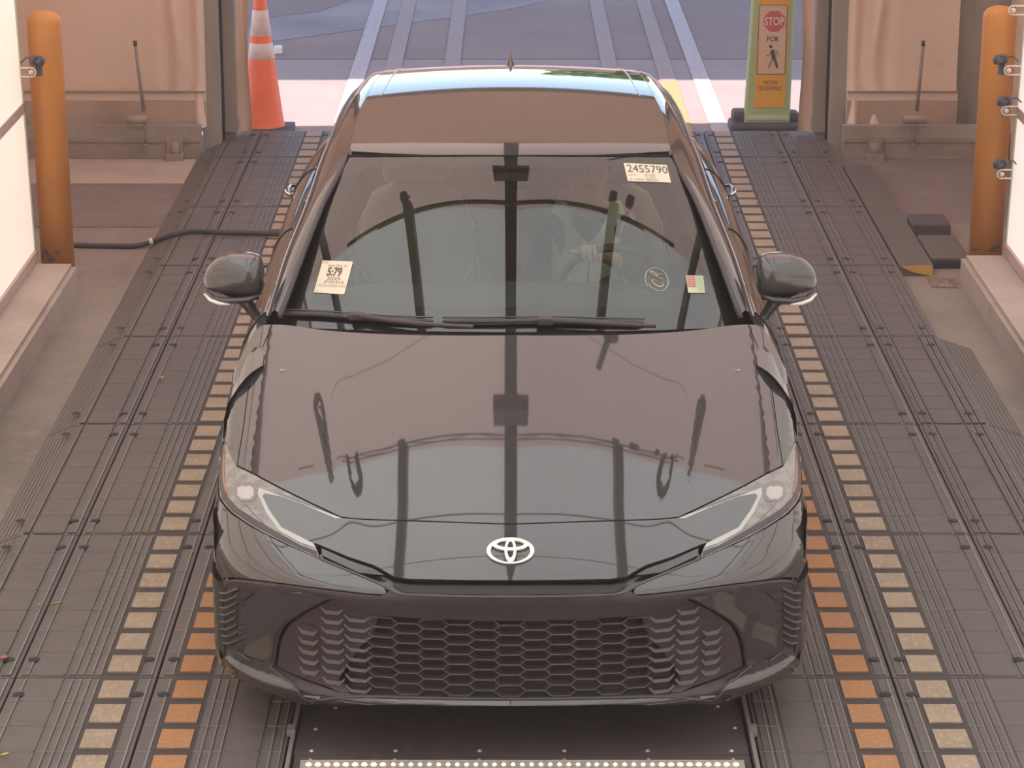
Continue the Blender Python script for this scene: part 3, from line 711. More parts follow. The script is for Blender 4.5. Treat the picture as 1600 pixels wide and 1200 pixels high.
_gy = np.linspace(.9, 4.9, 4001); _gs = np.interp(_gy, _sy, _ss); _gs = np.convolve(np.pad(_gs, 20, mode='edge'), np.ones(41)/41, mode='valid')
_gz = np.concatenate([[0], np.cumsum((_gs[1:]+_gs[:-1])/2*.001)]); _gz += .953 - _gz[350]
def zgl(Y):
    Y = np.asarray(Y, float)
    return np.interp(Y, _gy, _gz) + np.where(Y < .9, (Y-.9)*.545, 0)
fa = pchip([0, .3, .5, .65, .75, .82, .87, .90, .915, .925, .932, .95], [0, .015, .06, .13, .205, .29, .39, .50, .66, .95, 1.6, 5])
fb = pchip([.05, .15, .18, .20, .25, .35, .45, .53, .563, .62, .75], [.10, .05, .02, .04, .045, .035, .02, 0, .02, .07, .16])
def Sh(x, Y):
    ax = np.abs(x)
    xr = .587 - (1.05-Y)*.158
    fade = np.clip((Y-.25)/.25, 0, 1)*np.clip((1.2-Y)/.3, 0, 1)
    cr_ = np.where(ax < .38, .25*ax**2, .0361 + .19*(ax-.38) + .06*(ax-.38)**2)
    return zh(Y) - cr_ - .35*np.clip(ax-.80, 0, None)**1.5 + .006*np.exp(-((ax-xr)/.045)**2)*fade
def g_body(P):
    x, Y, z = P[..., 0], P[..., 1], P[..., 2]; ax = np.minimum(np.abs(x), .9495)
    a = z - Sh(x, Y); a = a/1.05
    e = 1e-3; da = (fa(ax+e)-fa(np.maximum(ax-e, 0)))/(2*e)
    q = fa(ax) + (np.abs(x)-ax)*100 + fb(z) - Y
    b = q/np.sqrt(1+da*da)
    k = .035 + .13*np.clip((ax-.62)/.25, 0, 1)
    h = np.maximum(k-np.abs(a-b), 0)/k
    return np.maximum(a, b) + h*h*k*.25
def Sg(x, Y):
    sw = np.interp(Y, [1.1, 2.2, 3.0], [.26, .18, .0])
    return zgl(Y - sw*(np.abs(x)/.70)**2) - .030*(np.abs(x)/.6)**2 - 1.2*np.clip(np.abs(x)-.62, 0, None)**2*np.clip((Y-1.9)/.5, 0, 1)
def g_top(P): return P[..., 2] - Sg(P[..., 0], P[..., 1])
def march(pts, g, off=0.0, kmin=5.8, kmax=13.5):
    """pts: n x 2 positions relative to the photo (x from the car's centre line 797) -> n x 3 points on the body surface"""
    p = np.array(pts, float); a = (p[:, 0])/FPX; c = (600-p[:, 1])/FPX
    R = np.stack([a, CT + c*ST, -ST + c*CT], -1); O = np.array([0, -CD, CH])
    ks = np.linspace(kmin, kmax, 500); V = g(O + R[:, None, :]*ks[None, :, None])
    neg = V < 0; hit = neg.any(1); i1 = np.where(hit, neg.argmax(1), V.argmin(1)); i0 = np.maximum(i1-1, 0)
    lo = ks[i0]; hi = ks[i1].copy()
    for _ in range(26):
        mid = (lo+hi)/2; v = g(O + R*mid[:, None]); inside = v < 0
        hi = np.where(hit & inside, mid, hi); lo = np.where(hit & ~inside, mid, lo)
    k = np.where(hit, (lo+hi)/2, ks[i1]); X = O + R*k[:, None]
    N = normals(X, g)
    X2 = X + N*(off + np.where(hit, 0, -np.maximum(g(X), 0)))[:, None]
    return X2, N
def normals(X, g):
    e = 2e-3; N = np.stack([g(X+np.eye(3)[i]*e)-g(X-np.eye(3)[i]*e) for i in range(3)], -1)
    return N/np.maximum(np.linalg.norm(N, axis=-1, keepdims=True), 1e-9)
def dens(poly, step):
    out = []
    n = len(poly)
    for i in range(n):
        a, b_ = np.array(poly[i]), np.array(poly[(i+1) % n]); L = np.linalg.norm(b_-a); k = max(1, int(L/step))
        for j in range(k): out.append(tuple(a+(b_-a)*j/k))
    return out
def curvy(pts, n=5):                                            # smooth curve through the points
    P = [np.array(p, float) for p in pts]; out = []
    for i in range(len(P)-1):
        p0 = P[max(i-1, 0)]; p1 = P[i]; p2 = P[i+1]; p3 = P[min(i+2, len(P)-1)]
        for k in range(n):
            u = k/n; out.append(tuple(.5*((2*p1)+(p2-p0)*u+(2*p0-5*p1+4*p2-p3)*u*u+(3*p1-p0-3*p2+p3)*u**3)))
    out.append(tuple(P[-1])); return out
def inpoly(p, poly):
    x, y = p; r = False; n = len(poly); j = n-1
    for i in range(n):
        xi, yi = poly[i]; xj, yj = poly[j]
        if (yi > y) != (yj > y) and x < (xj-xi)*(y-yi)/(yj-yi)+xi: r = not r
        j = i
    return r
def surface_panel(name, poly, g, m, parent, off=0.0, step=7.0, rim=.012, mir=1, hole=None, estep=None, flatten=0):
    """a body panel whose outline is poly, lying on surface g, with its edge turned inwards by rim"""
    P2 = [Vector((mir*q[0], q[1])) for q in dens(poly, estep or step)]; nb = len(P2)
    holes = []
    if hole:
        for h in hole: holes.append([Vector((mir*q[0], q[1])) for q in dens(h, step)])
    xs_ = [p.x for p in P2]; ys_ = [p.y for p in P2]; pl = [tuple(p) for p in P2]
    pts = list(P2); edges = [(i, (i+1) % nb) for i in range(nb)]
    hl = [[tuple(p) for p in h] for h in holes]
    for h in holes:
        s0 = len(pts); pts += h; edges += [(s0+i, s0+(i+1) % len(h)) for i in range(len(h))]
    P2a = np.array(pl); row = 0
    yv = min(ys_) + step*.5
    while yv < max(ys_):
        xv = min(xs_) + step*(.25 if row % 2 else .75)
        while xv < max(xs_):
            if inpoly((xv, yv), pl) and not any(inpoly((xv, yv), h) for h in hl):
                if np.min(np.hypot(P2a[:, 0]-xv, P2a[:, 1]-yv)) > step*.45: pts.append(Vector((xv, yv)))
            xv += step
        yv += step*.87; row += 1
    vo, eo, fo, ov, oe, of = delaunay_2d_cdt(pts, edges, [], 0, 1e-5)
    tri = []
    for f in fo:
        c = sum((vo[i] for i in f), Vector((0, 0)))/len(f)
        if inpoly(tuple(c), pl) and not any(inpoly(tuple(c), h) for h in hl): tri.append(tuple(f))
    X, N = march([tuple(v) for v in vo], g, off)
    X[:, 0] += 0; verts = [tuple(v) for v in X]; faces = list(tri); nrm = [tuple(n) for n in N]
    # rim
    cnt = {}
    for f in tri:
        for i in range(3):
            e = (f[i], f[(i+1) % 3]); cnt[tuple(sorted(e))] = cnt.get(tuple(sorted(e)), []) + [e]
    be = [v[0] for v in cnt.values() if len(v) == 1]
    if rim:
        mp = {}
        for (a, b_) in be:
            for v in (a, b_):
                if v not in mp: mp[v] = len(verts); verts.append(tuple(np.array(verts[v]) - np.array(N[v])*rim)); nrm.append(nrm[v])
            faces.append((b_, a, mp[a], mp[b_]))
    if flatten:
        A = np.array(verts); ctr = A.mean(0); nn = np.linalg.svd(A-ctr)[2][2]; nn = nn*np.sign(nn @ np.array(N).mean(0))
        d = (A-ctr) @ nn; A = A - np.outer(d*flatten, nn); verts = [tuple(v) for v in A]
        NN = np.array(nrm)*(1-flatten) + nn*flatten; nrm = [tuple(v/np.linalg.norm(v)) for v in NN]
    me = bpy.data.meshes.new(name); me.from_pydata(verts, [], faces); me.materials.append(m)
    me.polygons.foreach_set('use_smooth', [True]*len(faces)); me.update()
    # face orientation outwards
    flip = False
    vote = 0.0
    for f0 in tri:
        a, b_, c = (Vector(verts[i]) for i in f0[:3]); vote += (b_-a).cross(c-a).dot(Vector(nrm[f0[0]]))
    if vote < 0: me.flip_normals()
    ln = []
    nt_ = len(tri)
    fn = [p.normal.copy() for p in me.polygons]
    for pi, p in enumerate(me.polygons):
        for li in p.loop_indices:
            vi = me.loops[li].vertex_index
            ln.append(nrm[vi] if pi < nt_ else tuple(fn[pi]))
    me.normals_split_custom_set(ln)
    o = bpy.data.objects.new(name, me); COL.objects.link(o); o.parent = parent
    return o
def sym(left):                                                  # left: points from the centre line round to the centre line, x <= 0
    r = [(-x, y) for x, y in left][::-1]
    return left + [q for q in r if not any(abs(q[0]-p[0]) < .5 and abs(q[1]-p[1]) < .5 for p in left)]
def U(pts): return [(x-797, y) for x, y in pts]
def line_on(pts, g, r, name, m, parent, mir=1, off=0.0, n=6, sub=6, flat=None):
    X, N = march([(mir*x, y) for x, y in curvy(pts, sub)], g, off); b = MB(); b.tube([tuple(v) for v in X], r, n, flat=flat); return b.build(name, m, parent)

car = empty('car', 'glossy black sedan facing the camera between the road mats', 'car', (CX, 2.4, 0))
def cb(mb, name, m, ang=None, parent=None):
    o = mb.build(name, m, parent or car, ang); return o
_real_objs_before = set(bpy.data.objects)

# ---- outlines measured on the left half (x from the centre line)
HOOD_SIDE = curvy(U([(426, 507), (403, 562), (390, 602), (381, 667), (371.5, 727)]))
HOOD_LAMP = U([(371.5, 727), (395, 738), (430, 757), (480, 782), (533, 807)])
HOOD_FRONT = curvy([(-264, 807), (-225, 810.5), (-130, 813.5), (0, 818)], 4)
hood = [(0, 524)] + curvy([(-60, 524.5), (-180, 523), (-280, 517), (-340, 509), (-371, 507)], 3) + HOOD_SIDE[1:] + HOOD_LAMP[1:] + HOOD_FRONT[1:]
surface_panel('bonnet', sym(hood), g_body, M['paint'], car, 0, 9, .014)
# nose panel below the bonnet, inside the lamps
lamp_in_up = U([(534, 808.5), (480, 786.5), (440, 771), (407, 767.5)])
lamp_in_lo = U([(407, 767.5), (418, 793), (436, 822), (462, 836), (490, 848)])
nose = [(0, 820)] + [(x, y+2) for x, y in HOOD_FRONT[::-1]][1:] + lamp_in_up[1:] + lamp_in_lo[1:] + U([(497, 850), (545, 870), (585, 883), (615, 900), (640, 904.5), (720, 906), (797, 906.5)])
surface_panel('nose_panel', sym(nose), g_body, M['paint'], car, 0, 8, .012)
# headlamps
LAMP_OUT = curvy(U([(351, 690), (345, 705), (342.5, 730), (341.5, 760), (346, 780), (362, 800)]), 4) + curvy(U([(362, 800), (395, 822), (440, 845), (490, 868), (499, 871)]), 4)[1:]
lamp = U([(354, 695), (360, 712), (370, 729)]) + [(x, y+2.5) for x, y in HOOD_LAMP[1:]] + lamp_in_up[1:] + lamp_in_lo[1:] + U([(495, 858), (499, 870)]) + LAMP_OUT[::-1][1:]
for s in (1, -1):
    hl = surface_panel('headlamp', lamp, g_body, M['lens'], car, -.001, 5, .012, mir=s)
    sp = lambda nm, pts, m, off=.0006, r=.0015: surface_panel(nm, U(pts), g_body, m, hl, off, 3.5, r, mir=s)
    sp('light_guide', [(404, 762), (534, 809.5), (524, 810), (478, 790), (440, 776), (414, 771), (410, 775), (421, 797), (440, 824), (489, 848.5), (494, 856), (470, 848), (436, 829), (416, 801), (403, 772)], M['lensb'])
    sp('amber_reflector', [(351, 698), (348, 720), (347, 745), (352, 768), (356, 772), (350.5, 748), (350, 722)], M['amber'])
    sp('projector_bezel', [(367, 756), (374, 752), (392, 753), (401, 760), (402, 773), (396, 783), (376, 783), (367, 776)], M['lensd'])
    sp('projector_lens', [(371, 762), (379, 759), (384, 761), (390, 759), (396, 763), (397, 773), (391, 780), (378, 780), (371, 774)], M['proj'], .0012)
    sp('black_edge', [(347, 700), (343.5, 730), (342.5, 760), (347, 779), (363, 799), (396, 821), (441, 844), (491, 867), (497, 870), (495, 861), (470, 852), (440, 835), (405, 815), (372, 794), (355, 776), (349, 755), (348.5, 730), (350, 706)], M['satin'])
    b_ = line_on(U([(381, 785), (395, 800), (416, 822)]), g_body, .0012, 'inner_crease', M['lensd'], hl, mir=s, off=.001)
# front wings
WING_OUT = U([(404, 508), (384, 540), (366, 578), (350, 620), (340, 655), (336.5, 690), (337, 720), (341, 760)])
wing = [(x-1.5, y) for x, y in HOOD_SIDE] + U([(370.5, 729), (360, 712), (354, 691), (348, 689), (343.5, 704), (341, 730), (340.5, 758)]) + WING_OUT[::-1][1:]
WING_OUT2 = [(x-14, y) for x, y in WING_OUT]                     # reaches past the outline, so it wraps round the flank
for s in (1, -1): surface_panel('wing', wing, g_body, M['paint'], car, 0, 7, .012, mir=s)
# front bumper: upper corner pieces
cor = U([(339.5, 762), (344, 783), (361, 803), (395, 825), (440, 848), (500, 874), (560, 899), (590, 911), (600, 918), (604, 926), (600, 929), (575, 927.5), (520, 921), (450, 912), (400, 905.5), (365, 902), (350, 903), (344, 908), (341, 916)]) + U([(336, 905), (333.5, 870), (333.5, 830), (335, 790)])
for s in (1, -1): surface_panel('bumper_corner', cor, g_body, M['paint'], car, 0, 7, .012, mir=s)
# black centre section
slot = sym([(0, 908)] + U([(720, 907.5), (640, 906), (617, 902), (585, 885), (545, 872), (499, 852), (497, 858), (500, 870), (560, 896), (600, 914), (622, 925), (660, 928), (797, 930)]))
surface_panel('grille_slot', slot, g_body, M['gloss'], car, -.022, 9, 0)
surface_panel('slot_mesh', sym([(0, 911)] + U([(640, 909), (622, 905), (612, 909), (630, 922), (660, 925), (797, 927)])), g_body, M['deep'], car, -.018, 9, 0)
for s in (1, -1):
    surface_panel('slot_wing', U([(502, 855), (545, 874), (583, 887), (600, 897), (585, 896), (560, 893), (515, 872), (503, 866)]), g_body, M['gloss'], car, -.004, 6, .01, mir=s)
line_on(sym([(0, 932.0)] + U([(720, 931.5), (660, 930), (622, 927), (595, 914), (560, 899), (500, 874)])[0:])[::1] if False else [(q[0], q[1]) for q in U([(500, 873), (560, 898), (595, 913), (622, 927), (660, 930.5), (720, 932)])] + [(0, 932.5)] + [(-q[0], q[1]) for q in U([(500, 873), (560, 898), (595, 913), (622, 927), (660, 930.5), (720, 932)])][::-1], g_body, .004, 'slot_lip', M['satin2'], car, off=.0, n=8)
# fascia bar (satin) with hole for the lower grille
GR = curvy(U([(797, 970), (700, 968), (592, 962)]), 3) + U([(560, 950), (519, 936)]) + curvy(U([(519, 934), (480, 954), (448, 975), (434, 1000), (427, 1042)]), 4)[1:] + U([(470, 1062), (530, 1082), (560, 1085), (660, 1088), (797, 1090)])
bar = [(0, 933)] + U([(720, 932.5), (660, 931.5), (622, 928.5), (608, 923), (604, 928), (596, 931), (575, 929.5), (520, 923), (450, 914), (400, 907.5), (370, 905), (352, 906), (347, 911), (343, 922), (341, 940), (342, 970), (345, 1002), (349, 1030), (354, 1040), (380, 1060), (420, 1078), (464, 1090), (478, 1094), (500, 1093), (600, 1096), (797, 1098)])
surface_panel('front_fascia', sym(bar), g_body, M['satin'], car, 0, 8, .01, hole=[sym(GR)])
# recessed grille bed
GRin = [(x*1.0, y) for x, y in GR]
surface_panel('grille_bed', sym(GRin), g_body, M['deep'], car, -.035, 9, 0)
# solid facetted zones at grille ends
for s in (1, -1):
    surface_panel('grille_cheek', U([(590, 962), (560, 951), (521, 938), (482, 956), (451, 977), (437, 1001), (430, 1042), (470, 1060), (530, 1080), (545, 1081), (528, 1062), (560, 1015), (585, 985)]), g_body, M['satin'], car, -.008, 7, .012, mir=s)
# honeycomb
HP, HZ = .0735, .0325
def Fy(x, z, off=0): return float(fa(abs(x)) + fb(z)) - off
def toph(x, y, z):
    dy = y+CD; dz = z-CH; zc_ = dy*CT-dz*ST; return (FPX*x/zc_, 600-FPX*(dy*ST+dz*CT)/zc_)
GRs = sym(GR)
hexm = MB(); fac = MB(); cells = 0; fillm = MB()
for i in range(-11, 12):
    for j in range(-2, 16):
        x = i*HP; z = .183 + j*HZ + (HZ/2 if i % 2 else 0)
        if abs(x) > .80: continue
        y = Fy(x, z); u = toph(x, y, z)
        if not inpoly(u, GRs): continue
        q = toph(x*1.0, y, z)
        side = abs(u[0]) > 210 - (u[1]-1020)*.12
        hw, sl, hh = HP*.62, HP*.18*1.0, HZ/2
        ring = [(-hw+.0115*0-.0, 0), (-hw+.020, hh), (hw-.020, hh), (hw, 0), (hw-.020, -hh), (-hw+.020, -hh)]
        ring = [(-.0465, 0), (-.027, hh), (.027, hh), (.0465, 0), (.027, -hh), (-.027, -hh)]
        pts3 = []
        ok = all(inpoly(toph(x+a*.8, y, z+c*.8), GRs) for a, c in ring)
        if not ok: continue
        if not side:
            hexm.tube([(x+a, Fy(x+a, z+c, -.006), z+c) for a, c in ring], .0028, 5, closed=True)
            inn = [(x+a*.72, Fy(x+a*.72, z+c*.72, -.030), z+c*.72) for a, c in ring]; out = [(x+a, Fy(x+a, z+c, -.008), z+c) for a, c in ring]
            fac.grid([out, inn], 0, closed=True); cells += 1
        else:
            w = min(1, (abs(u[0])-200)/130)                       # openings get shallower and smaller towards the corners
            k = .90 - .30*w; rec = .020*(1-w)+.003
            inn = [(x+a*k*.8, Fy(x+a*k*.8, z+c*k*.8, -.008-rec), z+c*k*.8 - .002) for a, c in ring]; out = [(x+a*k, Fy(x+a*k, z+c*k, -.0065), z+c*k) for a, c in ring]
            fillm.grid([out, inn], 0, closed=True); fillm.add(inn, [tuple(range(6))], 0)
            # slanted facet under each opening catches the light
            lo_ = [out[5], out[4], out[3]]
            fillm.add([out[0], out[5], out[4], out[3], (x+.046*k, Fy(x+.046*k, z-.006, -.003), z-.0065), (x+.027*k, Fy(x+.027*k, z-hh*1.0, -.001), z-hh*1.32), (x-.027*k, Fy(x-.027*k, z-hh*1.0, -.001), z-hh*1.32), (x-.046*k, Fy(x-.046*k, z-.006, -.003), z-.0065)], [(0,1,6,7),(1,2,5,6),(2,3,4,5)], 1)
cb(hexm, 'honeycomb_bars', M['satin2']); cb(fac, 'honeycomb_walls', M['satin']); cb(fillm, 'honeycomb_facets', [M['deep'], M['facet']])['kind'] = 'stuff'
# gloss blades and outer vents
blade = curvy(U([(518, 930), (480, 951), (446, 972), (431, 998), (425, 1040)]), 4) + U([(419, 1038), (398, 1028), (377, 1017)]) + curvy(U([(377, 1017), (378, 985), (381, 952), (390, 936), (402, 927), (419, 922)]), 4)[1:] + U([(460, 925)])
vent = curvy(U([(416, 921), (385, 914), (360, 912), (349, 920), (344, 945), (348, 985), (355, 1010), (372, 1016)]), 3) + curvy(U([(374, 1014), (375, 985), (378, 952), (387, 935), (400, 926)]), 3)
for s in (1, -1):
    surface_panel('corner_blade', blade, g_body, M['paint'], car, .008, 6, .02, mir=s, flatten=.75)
    v = surface_panel('side_vent', vent, g_body, M['deep'], car, .0015, 6, .004, mir=s)
    for k in range(8):
        yy = 922 + k*11.2; x0 = 347 + max(0, (k-4)*1.6); 
        line_on(U([(x0, yy+4), (x0+9, yy+5), (x0+20, yy), (x0+27 - k*.6, yy-3)]), g_body, .004, 'vent_fin', M['satin2'], v, mir=s, off=.006)
    surface_panel('vent_shine', U([(372, 925), (384, 923), (398, 925), (386, 934), (374, 934), (366, 930)]), g_body, M['paint'], v, .006, 4, .003, mir=s)
    line_on(U([(352, 930), (353, 917), (362, 909), (385, 909), (436, 916)]), g_body, .0022, 'vent_rim_line', M['satin2'], car, mir=s, off=.002)
# lower painted lip, from wheel corner to the centre
lipL = U([(332, 945), (336, 985), (341, 1015), (349, 1028), (377, 1019), (425, 1041), (445, 1056), (476, 1085), (500, 1089), (600, 1092), (797, 1094.5)]) + U([(797, 1102.5), (700, 1102), (560, 1098), (510, 1096), (478, 1098), (455, 1091), (400, 1070), (362, 1055), (341, 1038), (333, 1005), (329, 965)])
xl = [p for p in lipL if p[0] < 0]
lip = U([(797, 1094.5), (600, 1092), (500, 1089), (476, 1085), (445, 1056), (425, 1041), (377, 1019), (349, 1030), (345, 1013), (342, 985), (340, 945), (337.5, 948), (338.5, 985), (341, 1013), (347, 1036), (364, 1054), (400, 1070), (455, 1091), (478, 1098), (510, 1096), (560, 1098), (700, 1102), (797, 1103)])
surface_panel('bumper_lip', sym(lip), g_body, M['paint'], car, .008, 6, .03)
for s in (1, -1):
    line_on(U([(377, 1017), (386, 1024), (395, 1031)]), g_body, .0025, 'lip_glint', M['satin2'], car, mir=s, off=.012)
    line_on(U([(424, 1040), (445, 1057), (476, 1086), (496, 1090)]), g_body, .0035, 'lip_edge', M['satin2'], car, mir=s, off=.010)
    b = MB(); xs_f = np.linspace(.862, .912, 14)
    outer_ = [[(s*(xw+.010*math.sin(math.pi*min(1, k/13))), float(fa(xw)+fb(z))-.006, z) for k, xw in enumerate(xs_f)] for z in np.linspace(.19, .42, 8)]
    b.grid(outer_); cb(b, 'corner_fin', M['gloss'])
lipl = [(x, y-4.5) for x, y in U([(497, 1093.5), (560, 1095.5), (700, 1099), (797, 1099.5)])]
line_on(lipl + [(-x, y) for x, y in lipl[::-1][1:]], g_body, .0035, 'lip_edge', M['satin2'], car, off=.010)
# dark undertray closing the nose
und = MB(); und.box((-.60, .45, .14), (.60, 1.2, .20)); cb(und, 'undertray', M['satin'])
# dark inner shell that shows in the gaps
HOODS = [(q[0], q[1]) for q in [(0, 532)] + U([(430, 512), (408, 512), (388, 545), (370, 585), (353, 630), (345, 665), (342, 690), (343, 760), (350, 800), (350, 900), (356, 1000), (380, 1040), (470, 1080), (600, 1088), (797, 1092)])]
surface_panel('inner_shell', sym(HOODS), g_body, M['paintd'], car, -.042, 12, 0)

# badge
t = MB()
def ell(cx, cy, rx, ry, n=48): return [(cx+rx*math.cos(2*math.pi*k/n), cy+ry*math.sin(2*math.pi*k/n)) for k in range(n)]
def band(out, inn, off, h):                                      # ring between two outlines, raised by h
    n = len(out); A, _ = march(out, g_body, off); B, _ = march(inn, g_body, off); A2, _ = march(out, g_body, off+h); B2, _ = march(inn, g_body, off+h)
    rows = [[tuple(v) for v in q] for q in (A, A2, B2, B)]; t.grid(rows, 0, closed=True)
c0 = (.8, 862.5)
band(ell(*c0, 37.2, 20.3), ell(c0[0], c0[1]+.3, 30.8, 17.6), .002, .005)
band(ell(c0[0], 854.3, 27.5, 8.4), ell(c0[0], 852.8, 20.8, 5.3), .002, .006)
band(ell(c0[0], 862.8, 9.3, 18.6), ell(c0[0], 861.6, 4.9, 12.6), .002, .007)
cb(t, 'badge', M['chrome'], 35)

# ---- windscreen
WS_L = curvy(U([(440, 497), (469, 424), (507, 322), (546, 246)]), 5)
ws = [(0, 244.5)] + [(x, y) for x, y in WS_L[::-1]][:-1] + U([(437, 508)]) + curvy([(-355, 511), (-280, 514), (-180, 517), (0, 519)], 3)
wsp = sym(ws)
surface_panel('windscreen', wsp, g_top, M['wind'], car, 0, 12, .004)
fr_in = [(0, 262)] + curvy(U([(797, 262), (700, 260), (590, 258), (566, 264), (550, 285), (505, 390), (478, 450), (480, 470), (492, 477)]), 4)[1:] + [(-100, 478.5), (0, 479)]
fr = surface_panel('windscreen_border', [q for q in sym([(x*1.0, y) for x, y in ws])], g_top, M['frit'], car, -.005, 12, 0, hole=[sym(fr_in)])
# cowl and wipers
surface_panel('cowl', sym([(0, 513)] + U([(500, 507), (446, 503), (444, 509), (520, 517), (620, 523), (797, 526)])), g_top, M['satin'], car, -.012, 9, 0)
def wiper(pts_blade, pts_arm, joint, nm='wiper'):
    w = empty('tmp', None, None); bpy.data.objects.remove(w)
    X, N = march(curvy(U(pts_blade), 5), g_top, .012); b = MB(); n = len(X); b.tube([tuple(v) for v in X], [.004]+[.0085]*(n-2)+[.004], 8); bl = b.build('wiper_blade', M['satin'], car)
    X, N = march(curvy(U([(x, y-3.5) for x, y in pts_blade]), 5), g_top, .020); b = MB(); b.tube([tuple(v) for v in X], .0032, 6); b.build('spoiler', M['gloss'], bl)
    X, N = march(curvy(U(pts_arm), 5), g_top, .024); b = MB(); b.tube([tuple(v) for v in X], [.010 - .003*i/len(X) for i in range(len(X))], 8); b.build('wiper_arm', M['satin'], car)
    X, N = march(U([joint]), g_top, .022); b = MB(); b.bbox(tuple(X[0]-np.array([.026, .016, .012])), tuple(X[0]+np.array([.026, .016, .012])), .005); b.build('wiper_joint', M['satin'], car)
wiper([(442, 493), (500, 495), (560, 500), (620, 504), (678, 506)], [(560, 500), (600, 507), (650, 513), (700, 517), (740, 519)], (560, 501))
wiper([(692, 506), (740, 506.5), (800, 506), (850, 505), (920, 506.5), (1004, 508)], [(850, 509), (900, 511), (950, 514), (990, 516), (1020, 517)], (851, 509))

# ---- roof
DITCH = curvy(U([(546, 243), (555, 196), (568, 153), (580, 125), (597, 104)]), 4)
def roof_front(x): return 243
rf = [(0, 242.5)] + [(x+4, y) for x, y in DITCH]
Yb = 3.95
def topx(x, Y, off=0.0): return (x, Y, float(Sg(np.array(x), np.array(Y))) + off)
# roof skin by depth stations, so that it carries on over the rear edge
XD = pchip([2.0, 2.2, 2.6, 3.2, 3.8, 4.3, 4.8], [.60, .565, .565, .540, .512, .48, .44])
def roof_skin(name, m, y0f, y1, x0, x1, off, ny, nx, par=car):
    rows = []; nr = []
    for i in range(ny):
        r = []
        for k in range(nx):
            v = x0 + (x1-x0)*k/(nx-1)
            xx = v*float(XD(2.2)); yy0 = y0f(xx); Y = yy0 + (y1-yy0)*(i/(ny-1)); X = v*float(XD(Y)); r.append((X, Y, float(Sg(np.array(X), np.array(Y)))+off))
        rows.append(r)
    verts = np.array([q for r in rows for q in r]); b = MB(); b.grid([[tuple(q) for q in r] for r in rows]); me = b.mesh(name, m)
    N = normals(verts, g_top); 
    if sum(p.normal.z for p in me.polygons) < 0: me.flip_normals()
    me.normals_split_custom_set_from_vertices([tuple(n) for n in N])
    o = bpy.data.objects.new(name, me); COL.objects.link(o); o.parent = par; return o
hd = lambda x: 2.055 + .15*(abs(x)/.56)**2
roof_skin('roof', M['paint'], hd, 4.32, -1, 1, 0, 70, 41)
hd2 = lambda x: 4.33
roof_skin('rear_window', M['rearglass'], hd2, 4.78, -1, 1, -.004, 12, 21)
# header line, roof seams, ditch mouldings, side rails
X, N = march(curvy(U([(546, 243.5), (640, 243), (797, 243), (954, 243), (1048, 243.5)]), 5), g_top, .0); b = MB(); b.tube([tuple(v) for v in X], .003, 6); cb(b, 'roof_header_seam', M['paintd'])
for s in (1, -1):
    b = MB(); b.tube([topx(s*float(XD(Y)), Y, -.006) for Y in np.linspace(2.19, 4.3, 40)], .007, 6); cb(b, 'roof_ditch', M['gloss'])
    b = MB(); b.tube([topx(s*(float(XD(Y))-.055), Y, .0015) for Y in np.linspace(3.0, 4.0, 20)], .002, 6); cb(b, 'roof_seam', M['chromeb'])
# pillars and flanks
PIL_IN = [(.764, 1.50, .939), (.705, 1.72, 1.085), (.643, 1.95, 1.225), (.572, 2.19, 1.342)] + [(float(XD(Y))+.006, Y, None) for Y in (2.6, 3.0, 3.4, 3.8, 4.3)]
PIL_IN = [(x, Y, (z if z else topx(x, Y)[2]-.003)) for x, Y, z in PIL_IN]
BL = [(.812, 1.57, .921), (.77, 1.85, 1.056), (.721, 2.15, 1.165), (.690, 2.5, 1.250), (.673, 2.75, 1.280), (.655, 3.3, 1.300), (.624, 3.8, 1.285), (.58, 4.3, 1.19)]
def resamp(P, n):
    P = [Vector(p) for p in P]; Q = smooth_poly(P, 8); L = [0]
    for i in range(1, len(Q)): L.append(L[-1]+(Q[i]-Q[i-1]).length)
    out = []
    for k in range(n):
        t_ = L[-1]*k/(n-1); i = min(max(np.searchsorted(L, t_), 1), len(Q)-1); u = (t_-L[i-1])/(L[i]-L[i-1]+1e-9); out.append(Q[i-1].lerp(Q[i], u))
    return out
BELT = [(.818, 1.60, .905), (.815, 2.0, .935), (.812, 2.6, .955), (.806, 3.2, .965), (.78, 3.8, .985), (.70, 4.35, 1.02)]
SHO = [(.900, 1.05, .78), (.896, 1.5, .835), (.888, 2.0, .885), (.882, 2.6, .905), (.880, 3.2, .915), (.875, 3.8, .915), (.845, 4.3, .92), (.76, 4.75, .93)]
